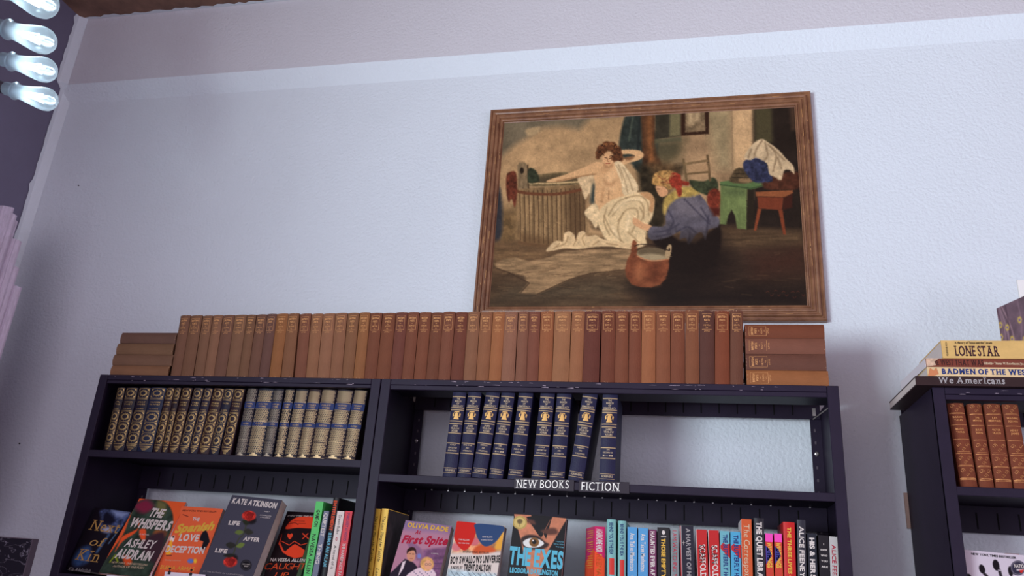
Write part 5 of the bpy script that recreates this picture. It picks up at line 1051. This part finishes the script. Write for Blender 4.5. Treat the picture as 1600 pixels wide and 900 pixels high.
o['label'] = 'dark vertical stem that carries the filament bulbs'; o['category'] = 'lamp stem'

# ------------------------------------------------------------------ pale cloth at the left edge, marbled cabinet
LIN = mat('pink_linen', (186, 172, 188), .9, tint=(1, 1, 1), gain=1.25, var=.16, vscale=50, stretch=(3, 3, .6), bump=.5, bscale=160)
cr = None
strips = [(-.10, .0, 20, 326, .010, .05), (14, 25, 335, 0, .012, .035), (20, 26, 344, 0, .02, .02), (19, 31.5, 376, 0, .035, .03), (20, 27.5, 418, 0, .05, .02), (19, 31.5, 448, 0, .06, .03)]
base = U(10, 560, 1, .0)
cr = empty('linen_drape', (base.x, .05, 1.0), 'pale pink linen drape with stepped folded tops at the left edge', 'drape')
for (xa, xb, yt, dd) in ((-40, 18.5, 326, .0), (12, 23.5, 336, .015), (16, 25, 345, .03), (12, 31, 377, .045), (14, 27, 418, .06), (8, 31, 449, .075)):
    p = U(xa, yt, 1, dd); q = U(xb, yt+1, 1, dd); m = MB(); n = 10; v = []; f = []; wd = q.x-p.x
    for zi, zz_ in enumerate(np.linspace(1.68, p.z, 12)):
        for i in range(n+1):
            x = p.x+wd*i/n; yy = dd-.010*math.sin(math.pi*i/n)-.002*math.sin(i*2.1+zi*.3); z_ = zz_ + (.006*math.sin(math.pi*i/n) if zi == 11 else 0)
            v.append((x-cr.location.x, yy-cr.location.y, z_-1.0))
        for i in range(n+1):
            v.append((p.x+wd*(n-i)/n-cr.location.x, dd+.008-cr.location.y, zz_-1.0))
    k_ = 2*(n+1)
    for zi in range(11):
        for i in range(k_): f.append((zi*k_+i, zi*k_+(i+1) % k_, (zi+1)*k_+(i+1) % k_, (zi+1)*k_+i))
    f.append(tuple(range(11*k_, 12*k_)))
    m.add(v, f).build('fold', LIN, cr, False)
MBL = bpy.data.materials.new('black_marble'); MBL.use_nodes = True; nt = MBL.node_tree; b_ = nt.nodes['Principled BSDF']; b_.inputs['Roughness'].default_value = .35
tc = nt.nodes.new('ShaderNodeTexCoord'); mp = nt.nodes.new('ShaderNodeMapping'); mp.inputs['Scale'].default_value = (1, 1, 2.4); n1 = nt.nodes.new('ShaderNodeTexNoise'); n1.inputs['Scale'].default_value = 11; n1.inputs['Detail'].default_value = 8; n1.inputs['Distortion'].default_value = .9
rp = nt.nodes.new('ShaderNodeValToRGB'); el = rp.color_ramp.elements; el[0].position = .475; el[0].color = (.022, .018, .03, 1); el[1].position = .525; el[1].color = (.022, .018, .03, 1); e = el.new(.5); e.color = (.45, .43, .50, 1); e = el.new(.493); e.color = (.06, .05, .07, 1); e = el.new(.507); e.color = (.06, .05, .07, 1)
nt.links.new(tc.outputs['Object'], mp.inputs[0]); nt.links.new(mp.outputs[0], n1.inputs['Vector']); nt.links.new(n1.outputs['Fac'], rp.inputs[0]); nt.links.new(rp.outputs[0], b_.inputs['Base Color'])
p = U(50.5, 843, 1, YW-.025); q = U(0, 837, 1, YW-.025)
root = empty('marbled_panel', (p.x-.3, YW-.01, p.z-.35), 'black panel with white marble veining on the wall, lower left corner', 'panel')
MB().bbox(-.3, .3, -.014, .0095, -.35, .35, .001).build('board', MBL, root)
MB().box(.300, .3035, -.0155, .0095, -.35, .35).box(-.3, .3035, -.0155, .0095, .350, .3525).build('edge_trim', mat('edge_strip', (120, 112, 130), .5), root)
# light wooden strip behind the right bookcase, small nail on the wall
pa = U(1411, 770, 1, YW); pb = U(1415, 826, 1, YW)
o = MB().bbox(pa.x, pa.x+.014, YW-.006, YW-.001, pb.z, pa.z, .0008).build('wood_strip', mat('pale_wood', (165, 146, 140), .6, var=.2)); o['label'] = 'short tan wooden strip on the wall beside the right bookcase'; o['category'] = 'strip'
for (x, y, l_) in ((31, 693, 'tiny dark nail head low on the left of the wall'), (123, 290, 'tiny dark nail head on the wall under the bulbs')):
    p = U(x, y, 1, YW); o = MB().lathe([(0, 0), (.0028, 0), (.0022, .003), (0, .004)], Matrix.Rotation(math.pi/2, 4, 'X'), 10).build('nail', BLKC); o.location = (p.x, YW-.0005, p.z); o['label'] = l_; o['category'] = 'nail'
